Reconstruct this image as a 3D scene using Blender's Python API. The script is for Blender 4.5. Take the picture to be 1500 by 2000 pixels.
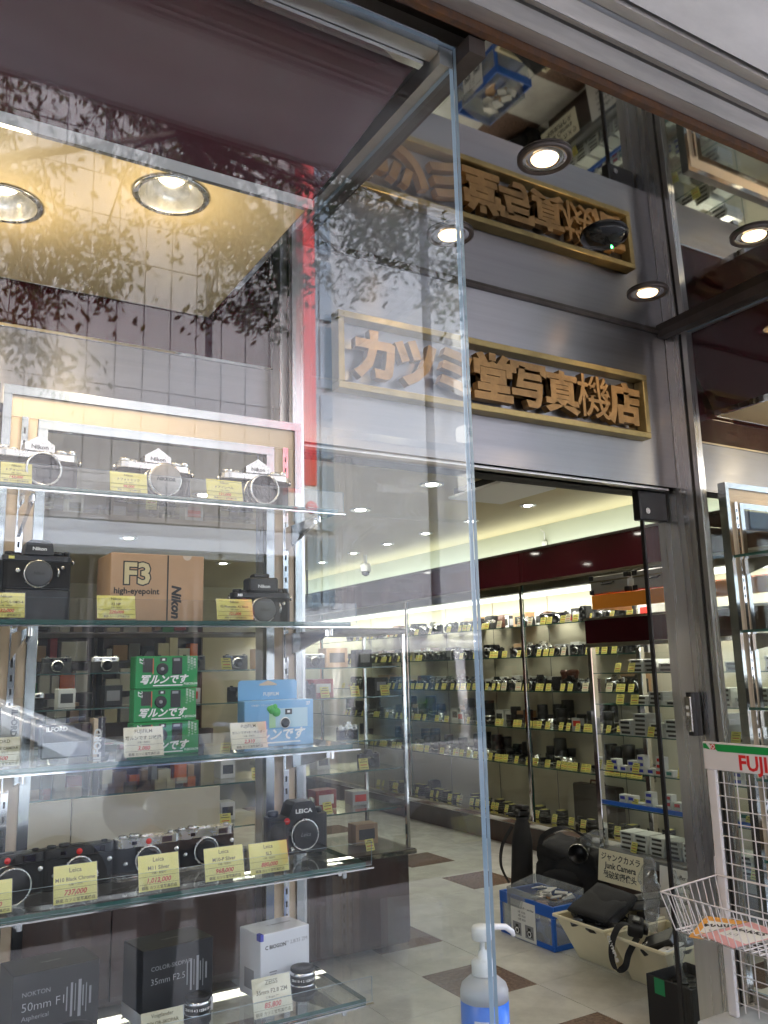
import bpy, bmesh, math, random
from mathutils import Matrix, Vector
R = math.radians
for o in list(bpy.data.objects):
    bpy.data.objects.remove(o)
scene = bpy.context.scene
col = scene.collection

# ------------------------------------------------------------------ camera
CF, YAW, PITCH, ROLL = 1652.35, 0.535379734, 0.183870212, -0.0242492923
_cy, _sy, _cp, _sp = math.cos(YAW), math.sin(YAW), math.cos(PITCH), math.sin(PITCH)
_f = Vector((_sy*_cp, _cy*_cp, _sp)); _r0 = Vector((_cy, -_sy, 0)); _u0 = _r0.cross(_f)
_r = _r0*math.cos(ROLL) + _u0*math.sin(ROLL)
_u = -_r0*math.sin(ROLL) + _u0*math.cos(ROLL)
EYE = Vector((0, 0, 1.5))
cd = bpy.data.cameras.new('camera')
cd.sensor_fit = 'VERTICAL'; cd.sensor_height = 36; cd.lens = CF/2000*36
cd.clip_start = 0.02; cd.clip_end = 2000
cam = bpy.data.objects.new('camera', cd); col.objects.link(cam)
M = Matrix((_r, _u, -_f)).transposed().to_4x4(); M.translation = EYE
cam.matrix_world = M
scene.camera = cam

# ------------------------------------------------------------------ sky, sun, exposure
SUN_EL, SUN_AZ = R(58), R(20)
w = bpy.data.worlds.new('World'); scene.world = w; w.use_nodes = True
nt = w.node_tree
bg = nt.nodes['Background']; sk = nt.nodes.new('ShaderNodeTexSky')
sk.sky_type = 'NISHITA'; sk.sun_disc = False; sk.sun_elevation = SUN_EL; sk.sun_rotation = SUN_AZ
sk.air_density = 1.0; sk.dust_density = 3.0; sk.ozone_density = 1.0
hs = nt.nodes.new('ShaderNodeHueSaturation'); hs.inputs['Saturation'].default_value = .8   # thin overcast
nt.links.new(sk.outputs[0], hs.inputs['Color']); nt.links.new(hs.outputs[0], bg.inputs[0]); bg.inputs[1].default_value = 0.15
sd = bpy.data.lights.new('sun', 'SUN'); sd.energy = 1.5; sd.angle = R(14); sd.color = (1, .95, .88)
sun = bpy.data.objects.new('sun', sd); col.objects.link(sun)
_sd = Vector((math.sin(SUN_AZ)*math.cos(SUN_EL), math.cos(SUN_AZ)*math.cos(SUN_EL), math.sin(SUN_EL)))
sun.rotation_euler = _sd.to_track_quat('Z', 'Y').to_euler()
vs = scene.view_settings
scene.display_settings.display_device = 'sRGB'
vs.view_transform = 'Standard'; vs.look = 'None'; vs.gamma = 1; vs.exposure = 3.2
vs.use_curve_mapping = False
cy = scene.cycles
cy.transparent_max_bounces = 64; cy.max_bounces = 12; cy.glossy_bounces = 8; cy.transmission_bounces = 8
cy.diffuse_bounces = 4; cy.caustics_reflective = False; cy.caustics_refractive = False
cy.sample_clamp_indirect = 6; cy.use_denoising = True
K = 0.125
STORE_W, TUBE_W, COVE_W = 11, 52, 17

# a pixel of the 1500 x 2000 picture, met with a plane of the place (used to read sizes off the photograph)
def ray(x, y): return _r*((x-750)/CF) - _u*((y-1000)/CF) + _f
def PY(x, y, Y): d = ray(x, y); return EYE + d*(Y/d.y)
def PX(x, y, X): d = ray(x, y); return EYE + d*(X/d.x)
def PZ(x, y, Z): d = ray(x, y); return EYE + d*((Z-1.5)/d.z)

# ------------------------------------------------------------------ materials
def newmat(name):
    m = bpy.data.materials.new(name); m.use_nodes = True
    return m, m.node_tree, m.node_tree.nodes['Principled BSDF']

def mat(name, c, rough=.5, metal=0.0, var=0.0, vs=8.0, bump=0.0, bs=60.0, coat=0.0, stretch=None, rv=0.0, c2=None, spec=.5, emit=None, es=0.0, trans=0.0, alpha=1.0, aniso=0.0, tangent=None):
    m, t, b = newmat(name)
    b.inputs['Base Color'].default_value = (*c, 1); b.inputs['Roughness'].default_value = rough
    b.inputs['Metallic'].default_value = metal; b.inputs['Coat Weight'].default_value = coat
    b.inputs['Coat Roughness'].default_value = .03; b.inputs['Specular IOR Level'].default_value = spec
    b.inputs['Transmission Weight'].default_value = trans; b.inputs['Alpha'].default_value = alpha
    b.inputs['Anisotropic'].default_value = aniso
    if emit: b.inputs['Emission Color'].default_value = (*emit, 1); b.inputs['Emission Strength'].default_value = es
    N = t.nodes; L = t.links
    if tangent:
        cx = N.new('ShaderNodeCombineXYZ')
        for i in range(3): cx.inputs[i].default_value = tangent[i]
        L.new(cx.outputs[0], b.inputs['Tangent'])
    if var or bump or rv:
        tc = N.new('ShaderNodeTexCoord'); mp = N.new('ShaderNodeMapping'); L.new(tc.outputs['Object'], mp.inputs[0])
        if stretch: mp.inputs['Scale'].default_value = stretch
    if var or rv:
        n = N.new('ShaderNodeTexNoise'); n.inputs['Scale'].default_value = vs; n.inputs['Detail'].default_value = 6
        n.inputs['Roughness'].default_value = .65
        L.new(mp.outputs[0], n.inputs['Vector'])
    if var:
        cr = N.new('ShaderNodeValToRGB'); e = cr.color_ramp.elements
        d = c2 or tuple(max(0, x*(1-var)) for x in c)
        e[0].position = .32; e[0].color = (*d, 1); e[1].position = .68; e[1].color = (*(tuple(min(1, x*(1+var*.5)) for x in c) if not c2 else c), 1)
        L.new(n.outputs[0], cr.inputs[0]); L.new(cr.outputs[0], b.inputs['Base Color'])
    if rv:
        mr = N.new('ShaderNodeMapRange'); mr.inputs[1].default_value = .3; mr.inputs[2].default_value = .7
        mr.inputs[3].default_value = max(0, rough-rv); mr.inputs[4].default_value = rough+rv
        L.new(n.outputs[0], mr.inputs[0]); L.new(mr.outputs[0], b.inputs['Roughness'])
    if bump:
        n2 = N.new('ShaderNodeTexNoise'); n2.inputs['Scale'].default_value = bs; n2.inputs['Detail'].default_value = 4
        L.new(mp.outputs[0], n2.inputs['Vector'])
        bp = N.new('ShaderNodeBump'); bp.inputs['Strength'].default_value = bump; bp.inputs['Distance'].default_value = .01
        L.new(n2.outputs[0], bp.inputs['Height']); L.new(bp.outputs[0], b.inputs['Normal'])
    return m

def glass(name, tint=(.975, .99, .982), f0=.04, rough=0.0, dirt=0.0, smear_veil=0.0):
    m = bpy.data.materials.new(name); m.use_nodes = True; t = m.node_tree; N = t.nodes; L = t.links; N.clear()
    out = N.new('ShaderNodeOutputMaterial'); mx = N.new('ShaderNodeMixShader')
    tr = N.new('ShaderNodeBsdfTransparent'); gl = N.new('ShaderNodeBsdfGlossy')
    tr.inputs[0].default_value = (*tint, 1); gl.inputs[0].default_value = (1, 1, 1, 1); gl.inputs['Roughness'].default_value = rough
    lw = N.new('ShaderNodeLayerWeight'); lw.inputs[0].default_value = .5
    p = N.new('ShaderNodeMath'); p.operation = 'POWER'; p.inputs[1].default_value = 5
    ma = N.new('ShaderNodeMath'); ma.operation = 'MULTIPLY_ADD'; ma.inputs[1].default_value = 1-f0; ma.inputs[2].default_value = f0
    L.new(lw.outputs['Facing'], p.inputs[0]); L.new(p.outputs[0], ma.inputs[0]); L.new(ma.outputs[0], mx.inputs[0])
    L.new(tr.outputs[0], mx.inputs[1]); L.new(gl.outputs[0], mx.inputs[2])
    if smear_veil:
        # wiped dust and finger smears, with a milky daylight veil painted in
        tc = N.new('ShaderNodeTexCoord'); mp = N.new('ShaderNodeMapping'); mp.inputs['Rotation'].default_value = (.3, .5, .2); mp.inputs['Scale'].default_value = (1, 1, .35)
        nz = N.new('ShaderNodeTexNoise'); nz.inputs['Scale'].default_value = 5; nz.inputs['Detail'].default_value = 8; nz.inputs['Roughness'].default_value = .7
        mr = N.new('ShaderNodeMapRange'); mr.inputs[1].default_value = .42; mr.inputs[2].default_value = .8; mr.inputs[3].default_value = smear_veil*.25; mr.inputs[4].default_value = smear_veil
        df = N.new('ShaderNodeBsdfDiffuse'); df.inputs[0].default_value = (.75, .76, .78, 1); m2 = N.new('ShaderNodeMixShader')
        L.new(tc.outputs['Object'], mp.inputs[0]); L.new(mp.outputs[0], nz.inputs['Vector']); L.new(nz.outputs[0], mr.inputs[0]); L.new(mr.outputs[0], m2.inputs[0])
        L.new(mx.outputs[0], m2.inputs[1]); L.new(df.outputs[0], m2.inputs[2]); L.new(m2.outputs[0], out.inputs[0])
    elif dirt:
        df = N.new('ShaderNodeBsdfDiffuse'); df.inputs[0].default_value = (.7, .72, .72, 1)
        m2 = N.new('ShaderNodeMixShader'); m2.inputs[0].default_value = dirt
        L.new(mx.outputs[0], m2.inputs[1]); L.new(df.outputs[0], m2.inputs[2]); L.new(m2.outputs[0], out.inputs[0])
    else:
        L.new(mx.outputs[0], out.inputs[0])
    return m

def lamp_mat(name, c, s):
    m = bpy.data.materials.new(name); m.use_nodes = True; t = m.node_tree; t.nodes.clear()
    o = t.nodes.new('ShaderNodeOutputMaterial'); e = t.nodes.new('ShaderNodeEmission')
    e.inputs[0].default_value = (*c, 1); e.inputs[1].default_value = s; t.links.new(e.outputs[0], o.inputs[0])
    return m

# ------------------------------------------------------------------ mesh helpers
def mtx(loc=(0, 0, 0), rot=(0, 0, 0), sc=(1, 1, 1)):
    from mathutils import Euler
    return Matrix.LocRotScale(Vector(loc), Euler(rot), Vector(sc))

_txt = {}
def text_mesh(s, bold=0.0, ext=0.0, shear=0.0):
    k = (s, bold, ext, shear)
    if k not in _txt:
        c = bpy.data.curves.new('lettering', 'FONT'); c.body = s; c.size = 1; c.offset = bold; c.extrude = ext; c.shear = shear; c.resolution_u = 2
        o = bpy.data.objects.new('lettering', c)
        me = bpy.data.meshes.new_from_object(o)
        _txt[k] = ([v.co.copy() for v in me.vertices], [tuple(p.vertices) for p in me.polygons])
        bpy.data.objects.remove(o); bpy.data.curves.remove(c); bpy.data.meshes.remove(me)
    return _txt[k]

class MB:
    def __init__(s): s.v = []; s.f = []; s.fm = []; s.sm = []; s.mats = []
    def add(s, vs, fs, m, smooth=False, X=None):
        if m not in s.mats: s.mats.append(m)
        i = s.mats.index(m); n = len(s.v)
        s.v += [tuple(X @ Vector(v)) if X else tuple(v) for v in vs]
        for f in fs: s.f.append(tuple(n+a for a in f)); s.fm.append(i); s.sm.append(smooth)
        return s
    def bm(s, b, m, smooth=False, X=None):
        b.verts.ensure_lookup_table(); b.verts.index_update()
        s.add([v.co.copy() for v in b.verts], [tuple(v.index for v in f.verts) for f in b.faces], m, smooth, X); b.free(); return s
    def box(s, a, c, m, bev=0.0, X=None, seg=1, sm=False):
        a, c = Vector(a), Vector(c)
        if not bev:
            x0, y0, z0 = a; x1, y1, z1 = c
            vs = [(x0, y0, z0), (x1, y0, z0), (x1, y1, z0), (x0, y1, z0), (x0, y0, z1), (x1, y0, z1), (x1, y1, z1), (x0, y1, z1)]
            return s.add(vs, [(3, 2, 1, 0), (4, 5, 6, 7), (0, 1, 5, 4), (1, 2, 6, 5), (2, 3, 7, 6), (3, 0, 4, 7)], m, False, X)
        b = bmesh.new(); bmesh.ops.create_cube(b, size=1)
        for v in b.verts: v.co = Vector(((v.co.x+.5)*(c.x-a.x)+a.x, (v.co.y+.5)*(c.y-a.y)+a.y, (v.co.z+.5)*(c.z-a.z)+a.z))
        bmesh.ops.bevel(b, geom=b.edges[:], offset=bev, segments=seg, affect='EDGES', profile=.5)
        return s.bm(b, m, sm, X)
    def vbox(s, a, c, m, bev, seg=3, X=None):
        # a box with only its upright edges rounded
        a, c = Vector(a), Vector(c); b = bmesh.new(); bmesh.ops.create_cube(b, size=1)
        for v in b.verts: v.co = Vector(((v.co.x+.5)*(c.x-a.x)+a.x, (v.co.y+.5)*(c.y-a.y)+a.y, (v.co.z+.5)*(c.z-a.z)+a.z))
        es = [e for e in b.edges if abs(e.verts[0].co.z-e.verts[1].co.z) > 1e-6]
        bmesh.ops.bevel(b, geom=es, offset=bev, segments=seg, affect='EDGES', profile=.5)
        es = [e for e in b.edges if abs(e.verts[0].co.z-e.verts[1].co.z) < 1e-6]
        bmesh.ops.bevel(b, geom=es, offset=min(bev*.2, .0012), segments=1, affect='EDGES')
        return s.bm(b, m, False, X)
    def cyl(s, p0, p1, r0, m, r1=None, n=20, cap=True, smooth=True, X=None):
        r1 = r0 if r1 is None else r1
        p0, p1 = Vector(p0), Vector(p1); d = (p1-p0).normalized()
        q = d.to_track_quat('Z', 'Y'); vs = []
        for p, r in ((p0, r0), (p1, r1)):
            for i in range(n):
                a = 2*math.pi*i/n; vs.append(p + q @ Vector((r*math.cos(a), r*math.sin(a), 0)))
        s.add(vs, [(i, (i+1) % n, n+(i+1) % n, n+i) for i in range(n)], m, smooth, X)
        if cap: s.add(vs[:n], [tuple(range(n-1, -1, -1))], m, False, X); s.add(vs[n:], [tuple(range(n))], m, False, X)
        return s
    def lathe(s, o, d, prof, m, n=24, smooth=True, X=None, cap=True):
        o = Vector(o); q = Vector(d).normalized().to_track_quat('Z', 'Y'); vs = []; fs = []
        for r, h in prof:
            for i in range(n):
                a = 2*math.pi*i/n; vs.append(o + q @ Vector((r*math.cos(a), r*math.sin(a), h)))
        for k in range(len(prof)-1):
            for i in range(n):
                j = (i+1) % n; fs.append((k*n+i, k*n+j, (k+1)*n+j, (k+1)*n+i))
        if cap and prof[-1][0] > 1e-6: fs.append(tuple((len(prof)-1)*n+i for i in range(n)))
        if cap and prof[0][0] > 1e-6: fs.append(tuple(i for i in range(n-1, -1, -1)))
        return s.add(vs, fs, m, smooth, X)
    def prism(s, poly, y0, y1, m, X=None):
        # (x, z) outline pushed along y
        n = len(poly); vs = [(x, y0, z) for x, z in poly] + [(x, y1, z) for x, z in poly]
        fs = [tuple(range(n)), tuple(range(2*n-1, n-1, -1))] + [(i, n+i, n+(i+1) % n, (i+1) % n) for i in range(n)]
        return s.add(vs, fs, m, False, X)
    def tube(s, path, r, m, n=8, X=None, cap=True):
        path = [Vector(p) for p in path]; vs = []; k = len(path); up = None
        for i, p in enumerate(path):
            d = (path[min(i+1, k-1)] - path[max(i-1, 0)]).normalized()
            if up is None: up = d.orthogonal().normalized()
            a = (up - d*up.dot(d)).normalized(); b = d.cross(a); up = a
            rr = r[i] if isinstance(r, (list, tuple)) else r
            for j in range(n):
                t = 2*math.pi*j/n; vs.append(p + a*(rr*math.cos(t)) + b*(rr*math.sin(t)))
        fs = [(i*n+j, i*n+(j+1) % n, (i+1)*n+(j+1) % n, (i+1)*n+j) for i in range(k-1) for j in range(n)]
        if cap: fs += [tuple(range(n-1, -1, -1)), tuple((k-1)*n+j for j in range(n))]
        return s.add(vs, fs, m, True, X)
    def quad(s, a, b, c, d, m): return s.add([a, b, c, d], [(0, 1, 2, 3)], m)
    def text(s, t, size, m, X, bold=0.0, ext=0.0, shear=0.0, align='c', fit=None, sx=1.0):
        vs, fs = text_mesh(t, bold, ext, shear)
        if not vs: return s
        x0 = min(v.x for v in vs); x1 = max(v.x for v in vs)
        if fit: size = min(size, fit/((x1-x0)*sx))
        ox = {'c': -(x0+x1)/2, 'l': -x0, 'r': -x1}[align]
        return s.add([Vector(((v.x+ox)*size*sx, v.y*size, v.z*size)) for v in vs], fs, m, False, X)
    def mesh(s, name):
        me = bpy.data.meshes.new(name); me.from_pydata(s.v, [], s.f)
        for m in s.mats: me.materials.append(m)
        me.polygons.foreach_set('material_index', s.fm); me.polygons.foreach_set('use_smooth', s.sm)
        me.update(); return me
    def obj(s, name, parent=None, loc=None, rot=None, **kw):
        o = bpy.data.objects.new(name, s.mesh(name)); col.objects.link(o)
        if parent: o.parent = parent
        if loc is not None: o.location = loc
        if rot is not None: o.rotation_euler = rot
        tag(o, **kw); return o

def tag(o, label=None, cat=None, group=None, kind=None):
    if label: o['label'] = label
    if cat: o['category'] = cat
    if group: o['group'] = group
    if kind: o['kind'] = kind
    return o
def thing(name, label, cat, loc=(0, 0, 0), rot=(0, 0, 0), group=None):
    o = bpy.data.objects.new(name, None); col.objects.link(o); o.empty_display_size = .05
    o.location = loc; o.rotation_euler = rot
    return tag(o, label, cat, group)
def put(me, name, parent=None, loc=(0, 0, 0), rot=(0, 0, 0), sc=(1, 1, 1), **kw):
    o = bpy.data.objects.new(name, me); col.objects.link(o); o.parent = parent
    o.location = loc; o.rotation_euler = rot; o.scale = sc
    return tag(o, **kw)
def copy_tree(o, loc=None, rot=None, label=None, parent=None):
    c = o.copy(); col.objects.link(c); c.parent = parent
    if loc is not None: c.location = loc
    if rot is not None: c.rotation_euler = rot
    if label: c['label'] = label
    for ch in list(o.children): copy_tree(ch, parent=c)
    return c
FX = lambda x, y, z: mtx((x, y, z), (R(90), 0, 0))            # writing that faces the street (-Y)
FW = lambda x, y, z: mtx((x, y, z), (R(90), 0, R(-90)))        # writing that faces -X
UP = lambda x, y, z, a=0: mtx((x, y, z), (0, 0, a))            # writing that lies face up

# ------------------------------------------------------------------ the materials of the place
steel = mat('brushed steel', (.29, .283, .295), .37, 1, var=.09, vs=1.0, stretch=(.8, .8, 60), rv=.06, aniso=.88, tangent=(0, 0, 1))
steelv = mat('brushed steel upright grain', (.68, .67, .67), .28, 1, var=.10, vs=1.2, stretch=(14, 14, .4), rv=.05, aniso=.6, tangent=(.7, .7, 0))
steel_dull = mat('dull weathered steel', (.58, .56, .54), .38, 1, var=.25, vs=5, bump=.1, bs=25, rv=.1)
chrome = mat('polished chrome', (.75, .75, .76), .07, 1, rv=.02, vs=6)
mirror = mat('mirror polished steel', (.60, .585, .56), .025, 1, bump=.004, bs=3)
bronze = mat('dark bronze trim', (.11, .09, .08), .35, .6, var=.3, vs=12)
rusty = mat('rust stained bronze', (.09, .06, .05), .5, .4, var=.5, vs=22, c2=(.20, .085, .03), bump=.2, bs=60)
maroon = mat('glossy maroon panel', (.040, .005, .009), .05, 0, spec=.42)
cream_panel = mat('cream ceiling panel', (.80, .64, .38), .5, var=.05, vs=3)
gold = mat('matt gold', (.31, .185, .075), .45, .7, var=.3, vs=28, rv=.06)
brass = mat('worn brass frame', (.36, .275, .12), .42, .85, var=.25, vs=14, rv=.08)
beige = mat('beige board', (.66, .52, .36), .6, var=.07, vs=10, bump=.05, bs=150)
glass_big = glass('clear plate glass', (.975, .99, .985), .042, smear_veil=.010)
glass_thin = glass('thin clear glass', (.97, .985, .975), .024)
acryl = glass('clear acrylic', (.97, .975, .97), .04)
plastic_clear = glass('crumpled clear plastic', (.86, .88, .88), .06, .08, dirt=.12)
edge_pale = mat('pale blue glass edge', (.36, .47, .56), .2, 0, spec=.8, var=.1, vs=4)
edge_green = mat('dark green glass edge', (.03, .11, .09), .12, 0, spec=.8)
black_gap = mat('black seal', (.012, .012, .013), .6)
blackp = mat('black painted metal', (.014, .014, .015), .35, 0, rv=.08, vs=30)
leather = mat('black camera leatherette', (.012, .012, .013), .7, 0, bump=.7, bs=900)
blackm = mat('matt black card', (.012, .012, .014), .5, var=.1)
rubber = mat('black rubber', (.02, .02, .021), .75, bump=.2, bs=300)
satin = mat('satin chrome', (.60, .59, .57), .26, 1, rv=.05, vs=40)
lens_glass = mat('coated lens glass', (.01, .008, .02), .03, 0, spec=.6)
maroon_s = mat('glossy maroon soffit', (.046, .005, .010), .12, 0, spec=.14)
chrome_f = mat('dull chrome trim', (.46, .48, .48), .16, 1, rv=.04, vs=8)
white_refl = mat('bright lamp reflector', (.72, .70, .66), .22, .9)
white = mat('white paint', (.75, .75, .74), .4)
paper_w = mat('white paper', (.78, .77, .73), .7, var=.04, vs=6)
cardy = mat('yellow price card', (.80, .73, .19), .55, var=.05, vs=30)
cardc = mat('cream price card', (.76, .70, .50), .55, var=.05, vs=30)
ink = mat('dark print', (.03, .03, .028), .6)
ink_olive = mat('brown print', (.12, .10, .03), .6)
ink_red = mat('red print', (.62, .03, .02), .6)
ink_white = mat('white print', (.8, .8, .78), .6)
ink_grey = mat('grey print', (.28, .28, .29), .6)
ink_blue = mat('blue print', (.04, .05, .42), .6)
green_box = mat('green carton', (.005, .24, .055), .35, var=.04)
blue_box = mat('light blue carton', (.19, .42, .68), .35, var=.04)
kraft = mat('tan carton', (.43, .27, .15), .6, var=.06, vs=30)
ivory = mat('ivory plastic', (.74, .68, .48), .45, var=.04, vs=5)
blue_pl = mat('blue plastic', (.01, .11, .50), .4, var=.05)
clear_tub = glass('milky clear plastic tub', (.80, .82, .83), .06, .1, dirt=.2)
grey_pl = mat('grey plastic', (.16, .16, .16), .5, var=.08)
nylon = mat('black nylon cloth', (.016, .016, .018), .85, bump=.35, bs=400, var=.2, vs=9)
wood_d = mat('dark brown wood panel', (.045, .020, .016), .3, var=.35, vs=3, stretch=(8, 8, .6), coat=.2)
wallc = mat('cream wall', (.60, .55, .42), .7, var=.03, vs=2)
ceilm = mat('pale cream ceiling', (.62, .53, .33), .75, var=.03, vs=2)
covew = mat('pale green white cove', (.62, .65, .55), .75)
marble = mat('grey marble tile', (.68, .67, .63), .14, 0, var=.20, vs=5, bump=.01, bs=20, rv=.06)
granite = mat('brown granite tile', (.26, .17, .13), .2, var=.5, vs=60, c2=(.10, .065, .055))
grout = mat('tile joint', (.16, .155, .15), .8)
orange = mat('orange acrylic', (.85, .17, .01), .15, var=.03)
# ================================================================== the street (seen only in the glass)
asphalt = mat('asphalt', (.05, .05, .052), .85, var=.2, vs=40, bump=.3, bs=200)
paving = mat('grey paving', (.26, .25, .235), .8, var=.2, vs=5, bump=.1, bs=80)
stone = mat('lavender grey granite panel', (.32, .30, .31), .55, var=.12, vs=1.6, stretch=(1, 1, .4))
stone_gap = mat('dark stone joint', (.10, .095, .10), .8)
redm = mat('red sign panel', (.75, .03, .035), .4)
MB().box((-400, -400, -.4), (400, 400, -.16), asphalt).obj('ground', kind='structure')
MB().box((-60, -10.4, -.158), (60, -2.9, -.14), asphalt).obj('road', kind='structure')
b = MB(); b.box((-60, -2.7, -.155), (60, 1.22, -.004), paving); b.obj('pavement', kind='structure')
b = MB(); b.box((-60, -17.9, -.155), (60, -10.6, -.004), paving); b.obj('pavement', kind='structure')
for y in (-2.9, -10.6): MB().box((-60, y, -.156), (60, y+.2, 0), stone, bev=.02).obj('kerb', kind='structure')
b = MB()
for i in range(-10, 11): b.box((i*5-1.2, -6.72, -.139), (i*5+1.2, -6.58, -.136), white)
b.obj('lane_marking', kind='structure')

dark_shop = mat('dark shop window', (.02, .022, .025), .08, spec=.6, var=.3, vs=.6); palec_ = mat('pale canopy band', (.5, .53, .6), .5)
SB = thing('stone_building', 'tall grey granite panelled building across the street, mirrored in the shop glass', 'building', (0, -18, 0))
MB().box((-14, -14, -.15), (9.38, -.06, 30), stone_gap).obj('wall', SB)
pm = MB().box((-.335, -.05, -.555), (.335, 0, .555), stone, bev=.012).mesh('panel')
slots = {(4, 5), (4, 6), (11, 5), (11, 4), (14, 7), (14, 8), (14, 6), (1, 4), (1, 3), (7, 9), (7, 8)}
rnd = random.Random(4)
for i in range(16):
    for j in range(15):
        if (i, j) in slots: continue
        put(pm, 'panel', SB, (-1.0+i*.69+.35, -.01-rnd.random()*.012, 5.75+j*1.13))
MB().box((-14, -.04, 4.5), (9.36, .35, 5.1), palec_).obj('canopy_band', SB)
for i in range(9): MB().box((-13.6+i*2.55, -.03, .2), (-13.6+i*2.55+2.4, .0, 4.4), dark_shop).obj('shop_window', SB)
slotm = MB().box((-.335, -.045, -.56), (-.1, -.012, .56), stone).box((.1, -.045, -.56), (.335, -.012, .56), stone).box((-.099, -.055, -.56), (.099, -.04, .56), mat('dark window slot', (.02, .02, .025), .15)).mesh('window')
for i, j in slots: put(slotm, 'window', SB, (-1.0+i*.69+.35, 0, 5.75+j*1.13))
RB = thing('banner_sign', 'tall narrow red sign at the corner of the stone building, mirrored in the glass', 'sign', (9.66, -17.75, 0))
MB().box((-.19, -.25, 6.4), (.19, .25, 20), redm, bev=.02).obj('sign_panel', RB)
MB().box((-.2, -.26, 5.2), (.2, .26, 6.38), white, bev=.02).obj('logo_box', RB)
b = MB(); b.lathe((0, .262, 5.8), (0, 1, 0), [(.17, 0), (.17, .01), (0, .01)], redm, 24)
for z in (5.72, 5.8, 5.88): b.box((-.1, .27, z-.015), (.1, .276, z+.015), white)
b.obj('logo', RB)
GB = thing('glass_building', 'pale blue glass fronted building right of the stone one, mirrored in the shop glass', 'building', (9.9, -18.4, 0))
bglass = mat('blue tinted window', (.16, .24, .33), .05, 0, spec=1, var=.2, vs=.4)
palec = mat('pale cladding', (.40, .42, .46), .5, var=.06, vs=.6)
MB().box((0, -10, -.15), (4.2, -.1, 26), palec).obj('wall', GB)
pn = MB().box((-.42, -.05, -.95), (.42, 0, .95), bglass, bev=.02).mesh('pane')
for i in range(2):
    for k in range(11): put(pn, 'pane', GB, (.28+i*.45, -.02, 4.2+k*2.1), sc=(.48, 1, 1))
WB = thing('white_building', 'white clad building with a column of lettered sign cubes, mirrored in the shop glass', 'building', (14.3, -18.2, 0))
MB().box((0, -12, -.15), (22, -.1, 24), palec).obj('wall', WB)
for i in range(2, 8):
    for k in range(7): put(pn, 'window', WB, (3+i*2.4, -.02, 5+k*2.7), sc=(1.6, 1, .8))
sign_glow = lamp_mat('glowing white sign face', (1, 1, 1), .75)  # glow added so the white cubes stand out in the glass
# the four sign cubes: they read down
for k, ch in enumerate('かねまつ'):
    c = thing('sign_cube', 'white sign cube lettered %s, %s of four in a mirrored column' % (ch, ('topmost', 'second', 'third', 'lowest')[k]), 'sign', (14.95, -17.6, 11.55-k*1.52), group='lettered sign cubes')
    MB().box((-.22, -.22, -.22), (.22, .22, .22), sign_glow, bev=.02).obj('cube_box', c)
    MB().text(ch, .36, ink, mtx((0, .225, -.13), (R(90), 0, R(180))), bold=.02).obj('lettering', c)
    MB().cyl((0, -.5, 0), (0, -.2, 0), .04, blackp).obj('arm', c)
LB = thing('brick_building', 'brown office block left of the stone building across the street', 'building', (-15, -18, 0))
MB().box((-30, -14, -.15), (.8, 0, 22), mat('brown tile wall', (.24, .17, .13), .7, var=.2, vs=2)).obj('wall', LB)
for i in range(10):
    for k in range(6): put(pn, 'window', LB, (-1.5-i*2.6, .03, 4+k*2.9), sc=(1.8, 1, .9))

# street tree
bark = mat('grey tree bark', (.09, .07, .055), .9, var=.3, vs=9, bump=.5, bs=40)
def leafmat():
    m, t, p = newmat('tree leaf'); p.inputs['Roughness'].default_value = .65; p.inputs['Specular IOR Level'].default_value = .2
    o = t.nodes.new('ShaderNodeNewGeometry'); cr = t.nodes.new('ShaderNodeValToRGB')
    cr.color_ramp.elements[0].color = (.02, .045, .01, 1); cr.color_ramp.elements[1].color = (.05, .085, .02, 1)
    t.links.new(o.outputs['Random Per Island'], cr.inputs[0]); t.links.new(cr.outputs[0], p.inputs['Base Color'])
    tr = t.nodes.new('ShaderNodeBsdfTranslucent'); tr.inputs[0].default_value = (.05, .09, .012, 1)
    mx = t.nodes.new('ShaderNodeMixShader'); mx.inputs[0].default_value = .22
    t.links.new(p.outputs[0], mx.inputs[1]); t.links.new(tr.outputs[0], mx.inputs[2])
    t.links.new(mx.outputs[0], t.nodes['Material Output'].inputs[0]); return m
leafm = leafmat()
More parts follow.
